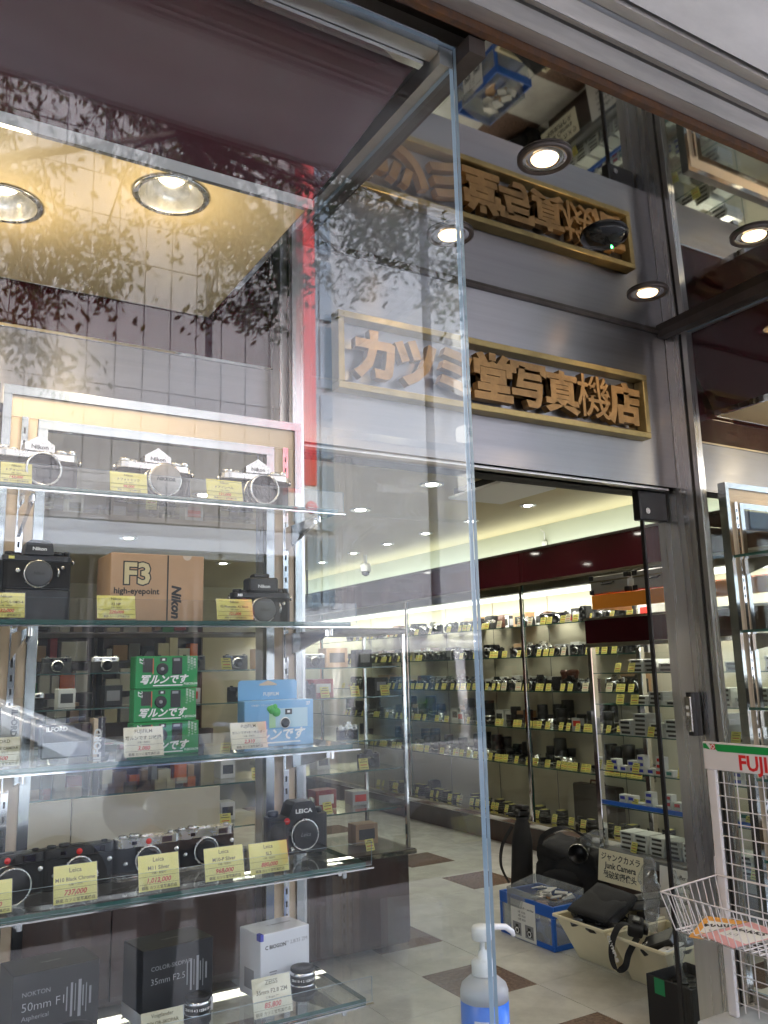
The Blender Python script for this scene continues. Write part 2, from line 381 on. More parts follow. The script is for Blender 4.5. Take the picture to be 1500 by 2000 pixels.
def tree(loc, label, height, twigs, seed, n_leaf=112, ls=.062):
    rn = random.Random(seed); t = thing('street_tree', label, 'tree', loc)
    b = MB(); b.tube([(0, 0, -.15), (.03, .02, 1.2), (-.02, .05, 2.4), (.05, 0, 3.3)], [.15, .12, .105, .09], bark, 12)
    mains = []
    for k in range(7):
        a = k*0.9+.3; q = [Vector((.05, 0, 2.6+.2*k))]
        q.append(q[0]+Vector((math.cos(a)*.7, math.sin(a)*.5, .8))); q.append(q[1]+Vector((math.cos(a)*.9, math.sin(a)*.6, .7)))
        q.append(q[2]+Vector((math.cos(a)*1.1, math.sin(a)*.7, .4)))
        b.tube(q, [.06, .045, .03, .015], bark, 7); mains.append(q)
    lv = MB(); vs = []; fs = []
    pts = [p for q in mains for p in q[1:]]
    for tw in twigs:
        tw = Vector(tw); src = min(pts, key=lambda p: (p-tw).length + .5*max(0, p.z-tw.z-.8))
        mid = (src+tw)/2 + Vector((rn.uniform(-.15, .15), rn.uniform(-.15, .15), .25))
        b.tube([src, mid, tw], [.018, .011, .004], bark, 5)
        for s in range(4):
            a = rn.uniform(0, 6.28); e = tw + Vector((math.cos(a)*.3, math.sin(a)*.3, rn.uniform(-.3, .12)))
            b.tube([mid.lerp(tw, rn.uniform(.3, .95)), e], [.005, .002], bark, 4)
            for i in range(n_leaf//4):
                c = tw.lerp(e, rn.random()) + Vector((rn.gauss(0, .075), rn.gauss(0, .075), rn.gauss(0, .06)))
                d = Vector((rn.gauss(0, 1), rn.gauss(0, 1), rn.gauss(-.7, .6))).normalized()
                sd = d.cross(Vector((rn.gauss(0, 1), rn.gauss(0, 1), rn.gauss(0, 1)))).normalized(); L = ls*rn.uniform(.7, 1.25); W = L*.22
                n = len(vs); nn = d.cross(sd)*L*.06
                vs += [c, c+d*L*.35+sd*W+nn, c+d*L*.7+sd*W*.7+nn, c+d*L, c+d*L*.7-sd*W*.7+nn, c+d*L*.35-sd*W+nn]
                fs += [(n, n+1, n+5), (n+1, n+2, n+4, n+5), (n+2, n+3, n+4)]
    b.obj('trunk', t); lv.add(vs, fs, leafm); lv.obj('crown', t)
rn = random.Random(11); tw = []
TX, TY = -1.4, -2.2
def reg(n, xr, yr, zr):
    for _ in range(n): tw.append((rn.uniform(*xr)-TX, rn.uniform(*yr)-TY, rn.uniform(*zr)))
reg(52, (-.6, 2.9), (-3.1, -1.9), (4.6, 5.4))       # the leafy lower rim of the crown
reg(14, (.0, 1.0), (-3.0, -2.2), (3.3, 4.5))          # a bough that droops low
reg(10, (1.75, 2.35), (-2.9, -2.3), (3.95, 4.6))
reg(11, (2.9, 4.1), (-3.0, -2.2), (4.5, 5.3))
reg(70, (-3.6, 3.8), (-4.2, -1.2), (5.3, 7.6))
reg(22, (-4.2, -.5), (-4.2, -1.4), (4.0, 5.6))
tree((TX, TY, 0), 'leafy street tree by the kerb whose boughs are mirrored in the shop window', 8, tw, 5)
tw = []; TX, TY = 7.4, -2.3
reg(60, (5.2, 9.6), (-4.0, -1.3), (3.6, 7.2))
tree((TX, TY, 0), 'second street tree farther along the kerb, mirrored in the shop glass', 8, tw, 8)
tw = []; TX, TY = -9.4, -2.3
reg(60, (-11.6, -7.2), (-4.0, -1.3), (3.6, 7.2))
tree((TX, TY, 0), 'third street tree near the neighbouring shops', 8, tw, 9)

# parked cars along the kerb
car_glass = mat('dark car window', (.02, .025, .03), .03, 0, spec=1, coat=.5)
tyre_m = mat('tyre rubber', (.02, .02, .02), .8); rim_m = mat('alloy rim', (.5, .5, .5), .3, 1)
def car(label, loc, paint, prof, win, wheels, wid, h_taper, rz=0):
    t = thing('parked_car', label, 'car', loc, (0, 0, R(rz)), group='cars at the kerb')
    b = MB(); bm_ = bmesh.new(); n = len(prof); L = []
    for sgn in (-1, 1):
        L.append([bm_.verts.new((x, sgn*(wid/2 - h_taper*max(0, z-.95)), z)) for x, z in prof])
    bm_.faces.new(L[0]); bm_.faces.new(L[1][::-1])
    for i in range(n): bm_.faces.new((L[0][i], L[1][i], L[1][(i+1) % n], L[0][(i+1) % n]))
    bmesh.ops.recalc_face_normals(bm_, faces=bm_.faces[:])
    bmesh.ops.bevel(bm_, geom=bm_.edges[:], offset=.11, segments=5, affect='EDGES')
    b.bm(bm_, paint, True); b.obj('body', t)
    for sgn in (-1, 1):
        for poly in win:
            v = [(x, sgn*(wid/2 - h_taper*max(0, z-.95) + .006), z) for x, z in poly]
            MB().add(v, [tuple(range(len(v)))], car_glass).obj('window', t)
    for x in wheels:
        for sgn in (-1, 1):
            o = MB().lathe((0, 0, 0), (0, sgn, 0), [(.2, -.1), (.31, -.1), (.32, -.05), (.32, .05), (.31, .1), (.2, .1)], tyre_m, 24).obj('wheel', t, (x, sgn*(wid/2-.1), .32))
            MB().lathe((0, 0, 0), (0, sgn, 0), [(.2, -.02), (.2, .09), (.1, .07), (0, .08)], rim_m, 16).obj('rim', o)
    for sgn in (-1, 1):
        MB().box((prof[0][0]-.03, sgn*wid*.36-.14, .62), (prof[0][0]+.05, sgn*wid*.36+.14, .74), mat('head lamp', (.7, .7, .7), .1), bev=.02).obj('headlight', t)
van_p = mat('pale silver van paint', (.76, .78, .86), .2, 0, coat=1)
sed_p = mat('pale blue silver car paint', (.66, .74, .86), .2, 0, coat=1)
car('tall pale silver van parked at the kerb, its roof mirrored in the glass', (5.2, -4.0, -.14), van_p,
    [(-2.2, .3), (-2.25, .9), (-1.9, 1.15), (-1.1, 1.9), (2.15, 1.96), (2.25, 1.0), (2.2, .3)],
    [[(-1.55, 1.12), (-1.0, 1.72), (-.2, 1.76), (-.2, 1.12)], [(-.1, 1.12), (-.1, 1.76), (1.0, 1.78), (1.0, 1.12)], [(1.1, 1.12), (1.1, 1.78), (2.0, 1.76), (2.1, 1.12)]], (-1.45, 1.4), 1.72, .12, 180)
car('low pale blue saloon car parked at the kerb, its sloping roof mirrored in the glass', (-.35, -3.9, -.07), sed_p,
    [(-2.3, .3), (-2.35, .75), (-1.25, 1.06), (-.45, 1.55), (.75, 1.57), (1.75, 1.12), (2.2, 1.04), (2.25, .35)],
    [[(-1.0, 1.06), (-.42, 1.43), (.15, 1.45), (.15, 1.06)], [(.22, 1.06), (.22, 1.45), (.75, 1.44), (1.4, 1.08)]], (-1.4, 1.35), 1.72, .3)

# ================================================================== shop shell
MB().box((-16, 1.22, -.155), (16, 14, -.006), grout).obj('floor', kind='structure')
FLOOR = bpy.data.objects['floor']
tile_m = [MB().box((-.1995, -.1995, -.01), (.1995, .1995, 0), marble, bev=.0012).mesh('tile') for _ in range(1)][0]
gran_m = MB().box((-.1995, -.1995, -.01), (.1995, .1995, 0), granite, bev=.0012).mesh('tile')
rn = random.Random(2)
for i in range(-4, 7):
    for j in range(-5, 15):
        x, y = 2.43+.403*i+.2015, 3.441+.4*j+.2
        br = (i % 3 == 0 and j % 2 == 0)
        o = put(gran_m if br else tile_m, 'tile', FLOOR, (x, y, rn.uniform(-.0006, .0006)), (0, 0, rn.choice((0, R(90), R(180)))))
        if br: o['label'] = 'brown granite tile'
        o.scale = (1.0, 1.0, 1)
MB().box((-4.2, 2.35, 2.75), (5.1, 12, 2.80), ceilm).obj('ceiling', kind='structure')
b = MB(); b.box((5.10, 2.35, 2.44), (5.16, 12, 2.80), covew); b.obj('cove', kind='structure')
b = MB(); b.box((5.17, 2.3, 0), (5.3, 12, 2.8), wallc); b.obj('wall', kind='structure')
b = MB(); b.box((-4.3, 2.3, 0), (-4.2, 12.1, 2.8), wallc); b.obj('wall', kind='structure')
b = MB(); b.box((-4.2, 12, 0), (5.1, 12.1, 2.8), wallc); b.obj('wall', kind='structure')
# storeys above the shop, and the shopfronts either side
UB = thing('shop_building', 'upper storeys of the camera shop building above its awning', 'building', (0, 1.3, 0))
ub = mat('grey tile cladding', (.34, .33, .33), .6, var=.1, vs=3)
MB().box((-16, .0, 3.02), (16, 12, 8.2), ub).obj('wall', UB)
MB().box((5.35, .9, -.15), (16, 1.1, 3.0), ub).obj('side_wall', UB)
MB().box((-16, .9, -.15), (-4.35, 1.1, 3.0), ub).obj('side_wall', UB)
for i in range(8):
    for k in range(1): put(pn, 'window', UB, (-10+i*2.9, -.01, 5.6+k*3), sc=(1.6, 1, .8))

# awning with its moulded underside: z rises slightly toward the street
AW = thing('awning', 'grey awning underside with dark grooved mouldings over the shop entrance', 'awning', (0, 0, 0))
x0, x1 = -5, 8
awn_p = mat('off white awning panel', (.84, .80, .76), .55, var=.16, vs=2.2, stretch=(1, 3, 1))
mould = mat('worn metal moulding', (.60, .56, .52), .40, .55, var=.25, vs=4, stretch=(.6, 6, 6), rv=.1)
MB().box((x0, 1.230, 2.815), (x1, 1.2465, 2.90), rusty).obj('angle_strip', AW)
def soff(name, ya, za, yb, zb, m, th=.02):
    b = MB(); n = Vector((0, -(zb-za), (yb-ya))); 
    vs = []
    for x in (x0, x1): vs += [(x, ya, za), (x, yb, zb), (x, yb, zb+th), (x, ya, za+th)]
    b.add(vs, [(0, 1, 2, 3), (7, 6, 5, 4), (0, 4, 5, 1), (1, 5, 6, 2), (2, 6, 7, 3), (3, 7, 4, 0)], m); return b.obj(name, AW)
soff('moulding', 1.229, 2.835, 1.185, 2.825, mould); soff('moulding', 1.183, 2.824, 1.152, 2.84, mould)
soff('groove', 1.16, 2.865, 1.135, 2.865, black_gap)
soff('moulding', 1.142, 2.838, 1.118, 2.822, mould); soff('moulding', 1.116, 2.822, 1.088, 2.838, mould)
soff('groove', 1.095, 2.87, 1.07, 2.87, black_gap)
soff('moulding', 1.076, 2.84, 1.052, 2.838, mould); soff('groove', 1.054, 2.862, 1.04, 2.862, bronze)
soff('panel', 1.042, 2.845, .50, 3.01, awn_p)
soff('front_edge', .498, 3.0, .47, 3.02, mould, .12)
MB().box((x0, 1.25, 2.905), (x1, 1.35, 3.0), bronze).obj('header', AW)

# ================================================================== entrance: steel sign wall, jambs, mirror ceiling
# the polished ceiling falls a little toward the sign wall
ent = MB(); ev = [(x, y, z+dz) for dz in (0, .03) for x, y, z in ((1.022, 1.248, 2.817), (2.628, 1.248, 2.817), (2.628, 2.176, 2.8015), (1.022, 2.176, 2.8015))]
ent.add(ev, [(3, 2, 1, 0), (4, 5, 6, 7), (0, 1, 5, 4), (1, 2, 6, 5), (2, 3, 7, 6), (3, 0, 4, 7)], mirror); CE = ent.obj('ceiling', kind='structure')
EZ = lambda y: 2.8165-.0167*(y-1.248)
FW_ = thing('steel_fascia', 'brushed steel wall above the doorway that carries the gold sign', 'wall panel', (0, 2.19, 0))
MB().box((.978, 0, 2.166), (2.628, .11, 2.79), steel).obj('panel', FW_)
MB().box((.978, -.012, 2.79), (2.628, .11, 2.815), bronze).obj('top_strip', FW_)
MB().box((1.0, .112, 2.168), (2.6, .20, 2.22), black_gap).obj('door_track', FW_)
MB().box((1.0, .018, 2.157), (2.6, .05, 2.165), steel_dull).obj('lower_lip', FW_)
for nm, x, sg, lb in (('door_jamb', 2.63, 1, 'brushed steel door jamb between the doorway and the wire rack'), ('door_jamb', .976, -1, 'brushed steel door jamb behind the side glass of the near display case')):
    J = thing(nm, lb, 'door jamb', (x, 0, 0))
    MB().box((0, 2.195, 0), (.05*sg, 2.30, 2.81), steelv).obj('inner_face', J)
    MB().box((0, 2.122, 0), (.05*sg, 2.193, 2.81), steelv).obj('front_face', J)
    MB().box((.001*sg, 2.105, 0), (.03*sg, 2.119, 2.81), black_gap).obj('seal', J)
    MB().box((-.004*sg, 2.082, 0), (.03*sg, 2.104, 2.81), steelv).obj('glazing_bar', J)
# sliding door leaf parked at the right
DL = thing('sliding_door', 'clear glass sliding door leaf with black edge, slid open to the right', 'door', (2.5, 2.26, 0))
MB().box((-.008, -.008, .02), (0, .008, 2.04), blackp).obj('edge_bar', DL)
MB().box((0, -.005, .02), (.9, .005, 2.04), glass_thin).obj('pane', DL)
MB().box((-.03, -.02, 2.04), (.12, .02, 2.155), blackp, bev=.004).obj('top_bracket', DL)
MB().cyl((.005, -.021, 2.075), (.005, -.026, 2.075), .012, satin).obj('bolt', DL)
hd = MB(); hd.vbox((2.575, 2.16, 1.235), (2.622, 2.20, 1.39), blackp, .015); DV = thing('door_handle_unit', 'black rounded door switch with two pale buttons on the steel jamb', 'door switch')
hd.obj('housing', DV)
MB().box((2.566, 2.165, 1.25), (2.574, 2.195, 1.375), satin, bev=.002).obj('edge_trim', DV)
for z in (1.305, 1.33): MB().box((2.565, 2.174, z), (2.5655, 2.187, z+.013), white).obj('button', DV)
DV['category'] = 'door switch'; DV.name = 'door_switch'

# entrance downlights
warm = (1, .72, .42)
bulb_e = lamp_mat('warm lamp', (1, .64, .32), 5.5*K)
def downlight(x, y, z, r, label, group, lampm, ringm, deep=.0, refl=None, spot=None):
    t = thing('ceiling_light', label, 'ceiling light', (x, y, z), group=group)
    MB().lathe((0, 0, 0), (0, 0, -1), [(r*.80, -.004), (r, -.002), (r, .006), (r*.9, .009), (r*.80, .004)], ringm, 36, cap=False).obj('trim_ring', t)
    MB().lathe((0, 0, 0), (0, 0, -1), [(r*.81, .003), (r*.55, -.001), (r*.50, .002)], refl or chrome, 32, cap=False).obj('reflector', t)
    MB().lathe((0, 0, 0), (0, 0, -1), [(r*.52, .0), (r*.46, .007), (r*.30, .011), (0, .013)], lampm, 24).obj('bulb', t)
    if spot:
        d = bpy.data.lights.new('lamp', 'SPOT'); d.energy = spot[0]*K; d.color = spot[1]; d.spot_size = R(spot[2]); d.spot_blend = .8; d.shadow_soft_size = r*.5
        o = bpy.data.objects.new('lamp', d); col.objects.link(o); o.parent = t; o.location = (0, 0, -.03)
    return t
for x, y, w_ in ((1.413, 1.51, 'glass-edge side nearest the street'), (1.413, 1.945, 'by the sign, half behind the glass edge'), (2.275, 1.95, 'by the sign near the steel jamb'), (2.27, 1.51, 'street side by the far display case')):
    downlight(x, y, EZ(y), .072, 'lit warm downlight in the mirror ceiling, '+w_, 'entrance ceiling lights', bulb_e, bronze, spot=(10, warm, 120))
SE = thing('ceiling_sensor', 'black domed sensor with a green lamp in the middle of the mirror ceiling', 'sensor', (1.845, 1.73, EZ(1.73)))
MB().lathe((0, 0, 0), (0, 0, -1), [(.075, 0), (.07, .012), (.045, .028), (0, .034)], mat('smoked black plastic', (.006, .006, .006), .08), 32).obj('dome', SE)
MB().lathe((.03, 0, -.026), (0, 0, -1), [(.003, 0), (.0025, .008), (0, .009)], lamp_mat('green lamp', (.05, 1, .15), 6), 8).obj('lamp', SE)

# gold sign
SG = thing('shop_sign', 'gold framed sign with raised characters on the brushed steel wall over the door', 'sign', (0, 2.19, 0))
sx0, sx1, sz0, sz1 = 1.124, 2.452, 2.332, 2.582
fr = MB()
for nm, a, c in (('top', (sx0, -.05, sz1-.022), (sx1, -.002, sz1)), ('bottom', (sx0, -.05, sz0), (sx1, -.002, sz0+.022)), ('left', (sx0, -.0495, sz0+.0225), (sx0+.022, -.002, sz1-.0225)), ('right', (sx1-.022, -.0495, sz0+.0225), (sx1, -.002, sz1-.0225))):
    MB().box(a, c, brass, bev=.002).obj('frame_bar', SG)
cw = (sx1-sx0-.10)/8
for k, ch in enumerate('カツミ堂写真機店'):
    MB().text(ch, .172, gold, FX(sx0+.05+cw*(k+.5), -.034, sz0+.0590), bold={'機': .007, '写': .037, '真': .04}.get(ch, .046), ext=.085, fit=.164).obj('character', SG)

# ================================================================== display cases either side of the entrance
def glassbox(a, c, m, em, edges):
    # a pane: broad faces clear, the sides listed in edges solid coloured
    b = MB(); x0, y0, z0 = a; x1, y1, z1 = c
    vs = [(x0, y0, z0), (x1, y0, z0), (x1, y1, z0), (x0, y1, z0), (x0, y0, z1), (x1, y0, z1), (x1, y1, z1), (x0, y1, z1)]
    F = {'-z': (3, 2, 1, 0), '+z': (4, 5, 6, 7), '-y': (0, 1, 5, 4), '+x': (1, 2, 6, 5), '+y': (2, 3, 7, 6), '-x': (3, 0, 4, 7)}
    for k, f in F.items(): b.add([vs[i] for i in f], [(0, 1, 2, 3)], em if k in edges else m)
    return b
case_bulb = lamp_mat('warm case lamp', (1, .80, .52), 12*K)
def case(gx, s, label, far, lights):
    # gx: plane of the side glass; s: -1 when the case lies toward smaller x
    t = thing('display_case', label, 'display case')
    X = lambda d: gx + s*d
    def bx(d0, y0, z0, d1, y1, z1, m, name, bev=0, par=None):
        a, c = X(d0), X(d1); return MB().box((min(a, c), y0, z0), (max(a, c), y1, z1), m, bev=bev).obj(name, par or t)
    e = '-x' if s > 0 else '+x'
    a, c = sorted((X(.0), X(far)))
    glassbox((a, 1.296, .40), (c, 1.306, 2.815), glass_big, edge_pale, (e, '+z', '-z')).obj('front_glass', t)
    a, c = sorted((X(.0), X(.010)))
    glassbox((a, 1.308, .40), (c, 2.08, 2.77), glass_big, edge_pale, ('-y', '+z', '-z')).obj('side_glass', t)
    bx(-.044, 1.25, 2.775, -.002, 2.188, 2.814, bronze, 'top_rail'); bx(0, 1.308, 2.772, .034, 2.188, 2.815, steel_dull, 'top_rail')
    bx(.036, 1.308, 2.80, far, 1.345, 2.83, steel_dull, 'top_rail'); bx(.05, 1.347, 2.79, far, 1.365, 2.832, chrome, 'top_trim')
    # tapered soffit: glossy maroon slopes, a bright rim, cream panel
    O = [(X(.035), 1.366, 2.835), (X(far), 1.366, 2.835), (X(far), 2.186, 2.835), (X(.035), 2.186, 2.835)]
    I = [(X(.236), 1.52, 2.506), (X(far), 1.52, 2.506), (X(far), 2.17, 2.506), (X(.236), 2.17, 2.506)]
    MB().add([O[0], O[1], I[1], I[0]], [(0, 1, 2, 3)], maroon_s).obj('soffit_panel', t)
    MB().add([O[0], I[0], I[3], O[3]], [(0, 1, 2, 3)], maroon_s).obj('soffit_panel', t)
    bx(.036, 2.187, 2.372, far, 2.26, 2.835, maroon, 'back_panel'); bx(.036, 2.18, 2.364, far, 2.2, 2.371, chrome, 'band_trim')
    bx(.036, 2.187, 2.166, far, 2.27, 2.363, steel, 'steel_band')
    hb = bmesh.new(); V = [hb.verts.new(p) for p in ((X(.250), 1.53, 2.484), (X(far), 1.53, 2.484), (X(far), 2.165, 2.484), (X(.250), 2.165, 2.484))]
    for i in range(4): hb.edges.new((V[i], V[(i+1) % 4]))
    for lx, ly in lights:
        C = [hb.verts.new((X(lx)+.068*math.cos(a*math.pi/18), ly+.068*math.sin(a*math.pi/18), 2.484)) for a in range(36)]
        for i in range(36): hb.edges.new((C[i], C[(i+1) % 36]))
    bmesh.ops.triangle_fill(hb, use_beauty=True, use_dissolve=False, edges=hb.edges[:], normal=(0, 0, -1))
    MB().bm(hb, cream_panel).obj('ceiling_panel', t)
    bx(.236, 1.518, 2.483, .2495, 2.17, 2.507, chrome, 'soffit_rim'); bx(.250, 1.518, 2.483, far, 1.529, 2.507, chrome, 'soffit_rim'); bx(.250, 2.166, 2.483, far, 2.172, 2.507, chrome, 'soffit_rim')
    for lx, ly in lights:
        o = MB().lathe((X(lx), ly, 2.4835), (0, 0, -1), [(.066, 0), (.078, 0), (.078, .004), (.07, .006), (.066, .004)], satin, 40, cap=False).obj('recessed_light', t)
        MB().lathe((X(lx), ly, 2.4835), (0, 0, 1), [(.0665, -.004), (.064, .016), (.055, .036), (.042, .05), (.040, .051)], white_refl, 36, cap=False).obj('reflector', o)
        MB().lathe((X(lx), ly, 2.4835), (0, 0, 1), [(.030, .050), (.027, .036), (.018, .029), (0, .027)], case_bulb, 24).obj('bulb', o)
        d = bpy.data.lights.new('lamp', 'SPOT'); d.energy = CASE_W*K; d.color = (1, .82, .58); d.spot_size = R(150); d.spot_blend = .7; d.shadow_soft_size = .05
        l = bpy.data.objects.new('lamp', d); col.objects.link(l); l.parent = t; l.location = (X(lx), ly, 2.49)
        d = bpy.data.lights.new('lamp', 'POINT'); d.energy = CASE_W*.14*K; d.color = (1, .80, .50); d.shadow_soft_size = .05  # added fill point, hung below the fitting to brighten the cream panel
        l = bpy.data.objects.new('lamp', d); col.objects.link(l); l.parent = t; l.location = (X(lx), ly, 2.34)
    # back frames, .737 wide, with a glass panel in each
    k = 0
    while .04+.745*k < far-.3:
        d0 = .04+.745*k; d1 = d0+.737; k += 1
        Y0, Y1 = 2.012, 2.03
        bx(d0, Y0-.006, 2.136, d1, Y1+.01, 2.157, chrome_f, 'frame_trim'); bx(d0, Y0-.006, .42, d0+.018, Y1+.01, 2.135, chrome_f, 'frame_trim'); bx(d1-.018, Y0-.006, .42, d1, Y1+.01, 2.135, chrome_f, 'frame_trim')
        bx(d0+.019, Y0, 2.085, d1-.019, Y1, 2.135, beige, 'frame_board'); bx(d0+.019, Y0, .42, d0+.076, Y1, 2.084, beige, 'frame_board'); bx(d1-.076, Y0, .42, d1-.019, Y1, 2.084, beige, 'frame_board')
        bx(d0+.077, Y0-.004, 2.062, d1-.077, Y1+.004, 2.084, chrome_f, 'inner_trim'); bx(d0+.077, Y0-.004, .42, d0+.098, Y1+.004, 2.061, chrome_f, 'inner_trim'); bx(d1-.098, Y0-.004, .42, d1-.077, Y1+.004, 2.061, chrome_f, 'inner_trim')
        bx(d0+.0985, Y0+.006, .42, d1-.0985, Y1-.006, 2.061, glass_thin, 'back_glass')
        for dd in (d0+.0475, d1-.0475):
            b = MB(); q = X(dd); b.box((q-.007, Y0-.010, .42), (q+.007, Y0-.001, 2.084), chrome)
            for z in range(56): b.box((q-.0022, Y0-.0108, .45+z*.029), (q+.0022, Y0-.0101, .463+z*.029), black_gap)
            b.obj('slotted_post', t, kind='stuff')
    # glass shelves with clear upstands
    SH = [(1.882, 1.785), (1.609, 1.73), (1.337, 1.73), (1.095, 1.68), (.824, 1.69)]
    for z, yf in SH:
        a, c = sorted((X(.046), X(far)))
        sh = glassbox((a, yf, z-.010), (c, 2.004, z), glass_thin, edge_green, ('-y', e)).obj('glass_shelf', t)
        glassbox((a-(.012 if s > 0 else 0), yf-.006, z-.006), (c+(.012 if s < 0 else 0), yf-.003, z+.042), acryl, edge_pale, ('+z', '-z', e)).obj('clear_upstand', sh)
        bx(.03, yf-.0075, z-.0135, far, yf-.0005, z-.0105, chrome, 'edge_rail', par=sh)
        for dd, sg in ((.0875, 1), (.731, -1), (.8325, 1), (1.47, -1)):
            if dd > far: continue
            q = X(dd); q2 = q
            b = MB(); vs = []
            for xx in (q-.004, q+.004): vs += [(xx, 2.0, z-.075), (xx, 2.0, z-.0145), (xx, yf+.04, z-.0145), (xx, yf+.04, z-.03)]
            b.add(vs, [(0, 1, 2, 3), (7, 6, 5, 4), (0, 4, 5, 1), (1, 5, 6, 2), (2, 6, 7, 3), (3, 7, 4, 0)], chrome)
            b.obj('bracket', sh)
            MB().cyl((q, yf+.02, z-.0145), (q, yf+.02, z-.03), .005, chrome).obj('clamp', sh)
    # base
    bx(.002, 1.26, .0, far, 2.078, .36, marble, 'plinth'); bx(0, 1.29, .361, far, 2.06, .399, steel_dull, 'base_rail')
    return t
CASE_W = 9
LC_ = case(.976, -1, 'shop window display case in front, its shelves holding cameras and lens boxes', 2.3, [(.521, 1.605), (.82, 1.80), (1.3, 1.605)])
RC_ = case(2.63, 1, 'display case across the entrance behind the white wire rack', 1.9, [(.521, 1.605), (.82, 1.80), (1.3, 1.605)])
MB().box((2.36, 1.262, 0), (2.630, 2.078, .3595), marble, bev=.004).obj('rack_ledge', label='pale stone ledge that carries the white wire rack', cat='ledge')
# ================================================================== inside the shop
store_e = lamp_mat('white lamp', (1, .95, .84), 30*K)
n_l = 0
for x, y in ((4.33, 4.33), (4.33, 5.07), (4.34, 5.84), (4.34, 6.56), (4.35, 7.28), (4.35, 8.0), (4.38, 8.83), (3.2, 4.74), (3.2, 5.76), (3.2, 7.3), (1.9, 7.83), (3.34, 9.3), (1.9, 5.7), (.4, 6.6)):
    downlight(x, y, 2.749, .085 if x < 4 else .065, 'small lit downlight in the cream shop ceiling, one of the row beside the cove' if x > 4 else 'larger lit downlight in the cream shop ceiling, away from the cove', 'shop ceiling lights', store_e, white, spot=(STORE_W*(1 if x > 2.5 else .35), (1, .94, .82), 140))
# cove light, header and wall case along the right wall
def area(name, loc, rot, sx, sy, e, c, parent=None):
    d = bpy.data.lights.new(name, 'AREA'); d.shape = 'RECTANGLE'; d.size = sx; d.size_y = sy; d.energy = e*K; d.color = c
    o = bpy.data.objects.new(name, d); col.objects.link(o); o.location = loc; o.rotation_euler = rot; o.parent = parent; return o
WC = thing('wall_case', 'long glass fronted wall case of cameras along the right wall under a maroon header', 'display case', (4.75, 6.9, 0))
def wc(a, c, m, name, bev=0, par=None):
    return MB().box((a[0]-4.75, a[1]-6.9, a[2]), (c[0]-4.75, c[1]-6.9, c[2]), m, bev=bev).obj(name, par or WC)
for y0, y1 in ((2.6, 5.72), (5.725, 8.8), (8.805, 11.9)): wc((4.75, y0, 2.21), (4.78, y1, 2.47), maroon, 'header_panel')
wc((4.745, 2.6, 2.471), (4.80, 11.9, 2.49), bronze, 'header_cap'); wc((4.78, 2.6, 2.44), (5.10, 11.9, 2.452), white, 'cove_shelf')
wc((4.745, 2.6, 2.19), (4.79, 11.9, 2.209), chrome, 'header_trim')
wc((5.12, 2.6, .24), (5.15, 11.9, 2.2), wallc, 'back_panel')
for y in (3.4, 4.2, 5.0, 5.8, 6.6, 7.4, 8.2, 9.0): wc((5.117, y, .25), (5.1195, y+.006, 2.18), grout, 'panel_joint')
wc((4.78, 2.6, 2.12), (5.11, 11.9, 2.13), white, 'light_shelf')
tube = wc((4.84, 2.7, 2.085), (4.87, 11.8, 2.115), lamp_mat('tube lamp', (1, .96, .84), 5*K), 'lamp_tube')
area('lamp', (4.86, 7.2, 2.07), (0, R(-25), 0), .04, 9, TUBE_W, (1, .97, .86))
for y0, y1 in ((4.42, 5.70), (5.74, 7.58), (7.62, 9.6), (9.64, 11.8)):
    glassbox((4.752-4.75, y0-6.9, .26), (4.760-4.75, y1-6.9, 2.185), glass_thin, edge_green, ('-y', '+y')).obj('front_pane', WC)
for y in (5.72, 7.6, 9.62): wc((4.74, y-.018, .24), (4.772, y+.018, 2.188), chrome, 'post', bev=.004)
wc((4.70, 4.4, .19), (5.14, 11.9, .245), chrome, 'base_ledge', bev=.012)
wc((4.78, 2.6, .0), (5.13, 11.9, .189), wood_d, 'plinth')
WSH = [1.84, 1.576, 1.29, .98, .674, .25]
for k, z in enumerate(WSH[:5]):
    glassbox((.03, 4.42-6.9, z-.008), (.36, 11.8-6.9, z), glass_thin, edge_green, ('-x',)).obj('glass_shelf', WC)
area('lamp', (4.98, 7.2, 2.47), (R(180), 0, 0), .08, 9.2, COVE_W, (.92, 1, .93))

# goods: small meshes shared by their copies
def pcard(m, w=.055, h=.062):
    # a price card leaning back in a clear foot; faces -X
    b = MB(); a = R(16); dx, dz = math.sin(a)*h, math.cos(a)*h
    b.add([(0, w/2, .002), (0, -w/2, .002), (dx, -w/2, dz), (dx, w/2, dz), (.0015, w/2, .002), (.0015, -w/2, .002), (dx+.0015, -w/2, dz), (dx+.0015, w/2, dz)], [(0, 1, 2, 3), (7, 6, 5, 4), (0, 4, 5, 1), (1, 5, 6, 2), (2, 6, 7, 3), (3, 7, 4, 0)], m)
    for f, hw, th, mm in ((.84, .5, .06, ink_olive), (.66, .8, .06, ink_olive), (.40, .7, .07, ink_red), (.16, .8, .05, ink_olive)):
        o = -.0006; z0, z1 = f-th/2, f+th/2
        b.add([(dx*z0+o, w/2*hw, .002+dz*z0), (dx*z0+o, -w/2*hw, .002+dz*z0), (dx*z1+o, -w/2*hw, .002+dz*z1), (dx*z1+o, w/2*hw, .002+dz*z1)], [(0, 1, 2, 3)], mm)
    b.box((-.004, -w/2-.002, 0), (.02, w/2+.002, .0018), acryl)
    return b
CARD_Y = pcard(cardy).mesh('price_card'); CARD_C = pcard(cardc, .06, .07).mesh('price_card')
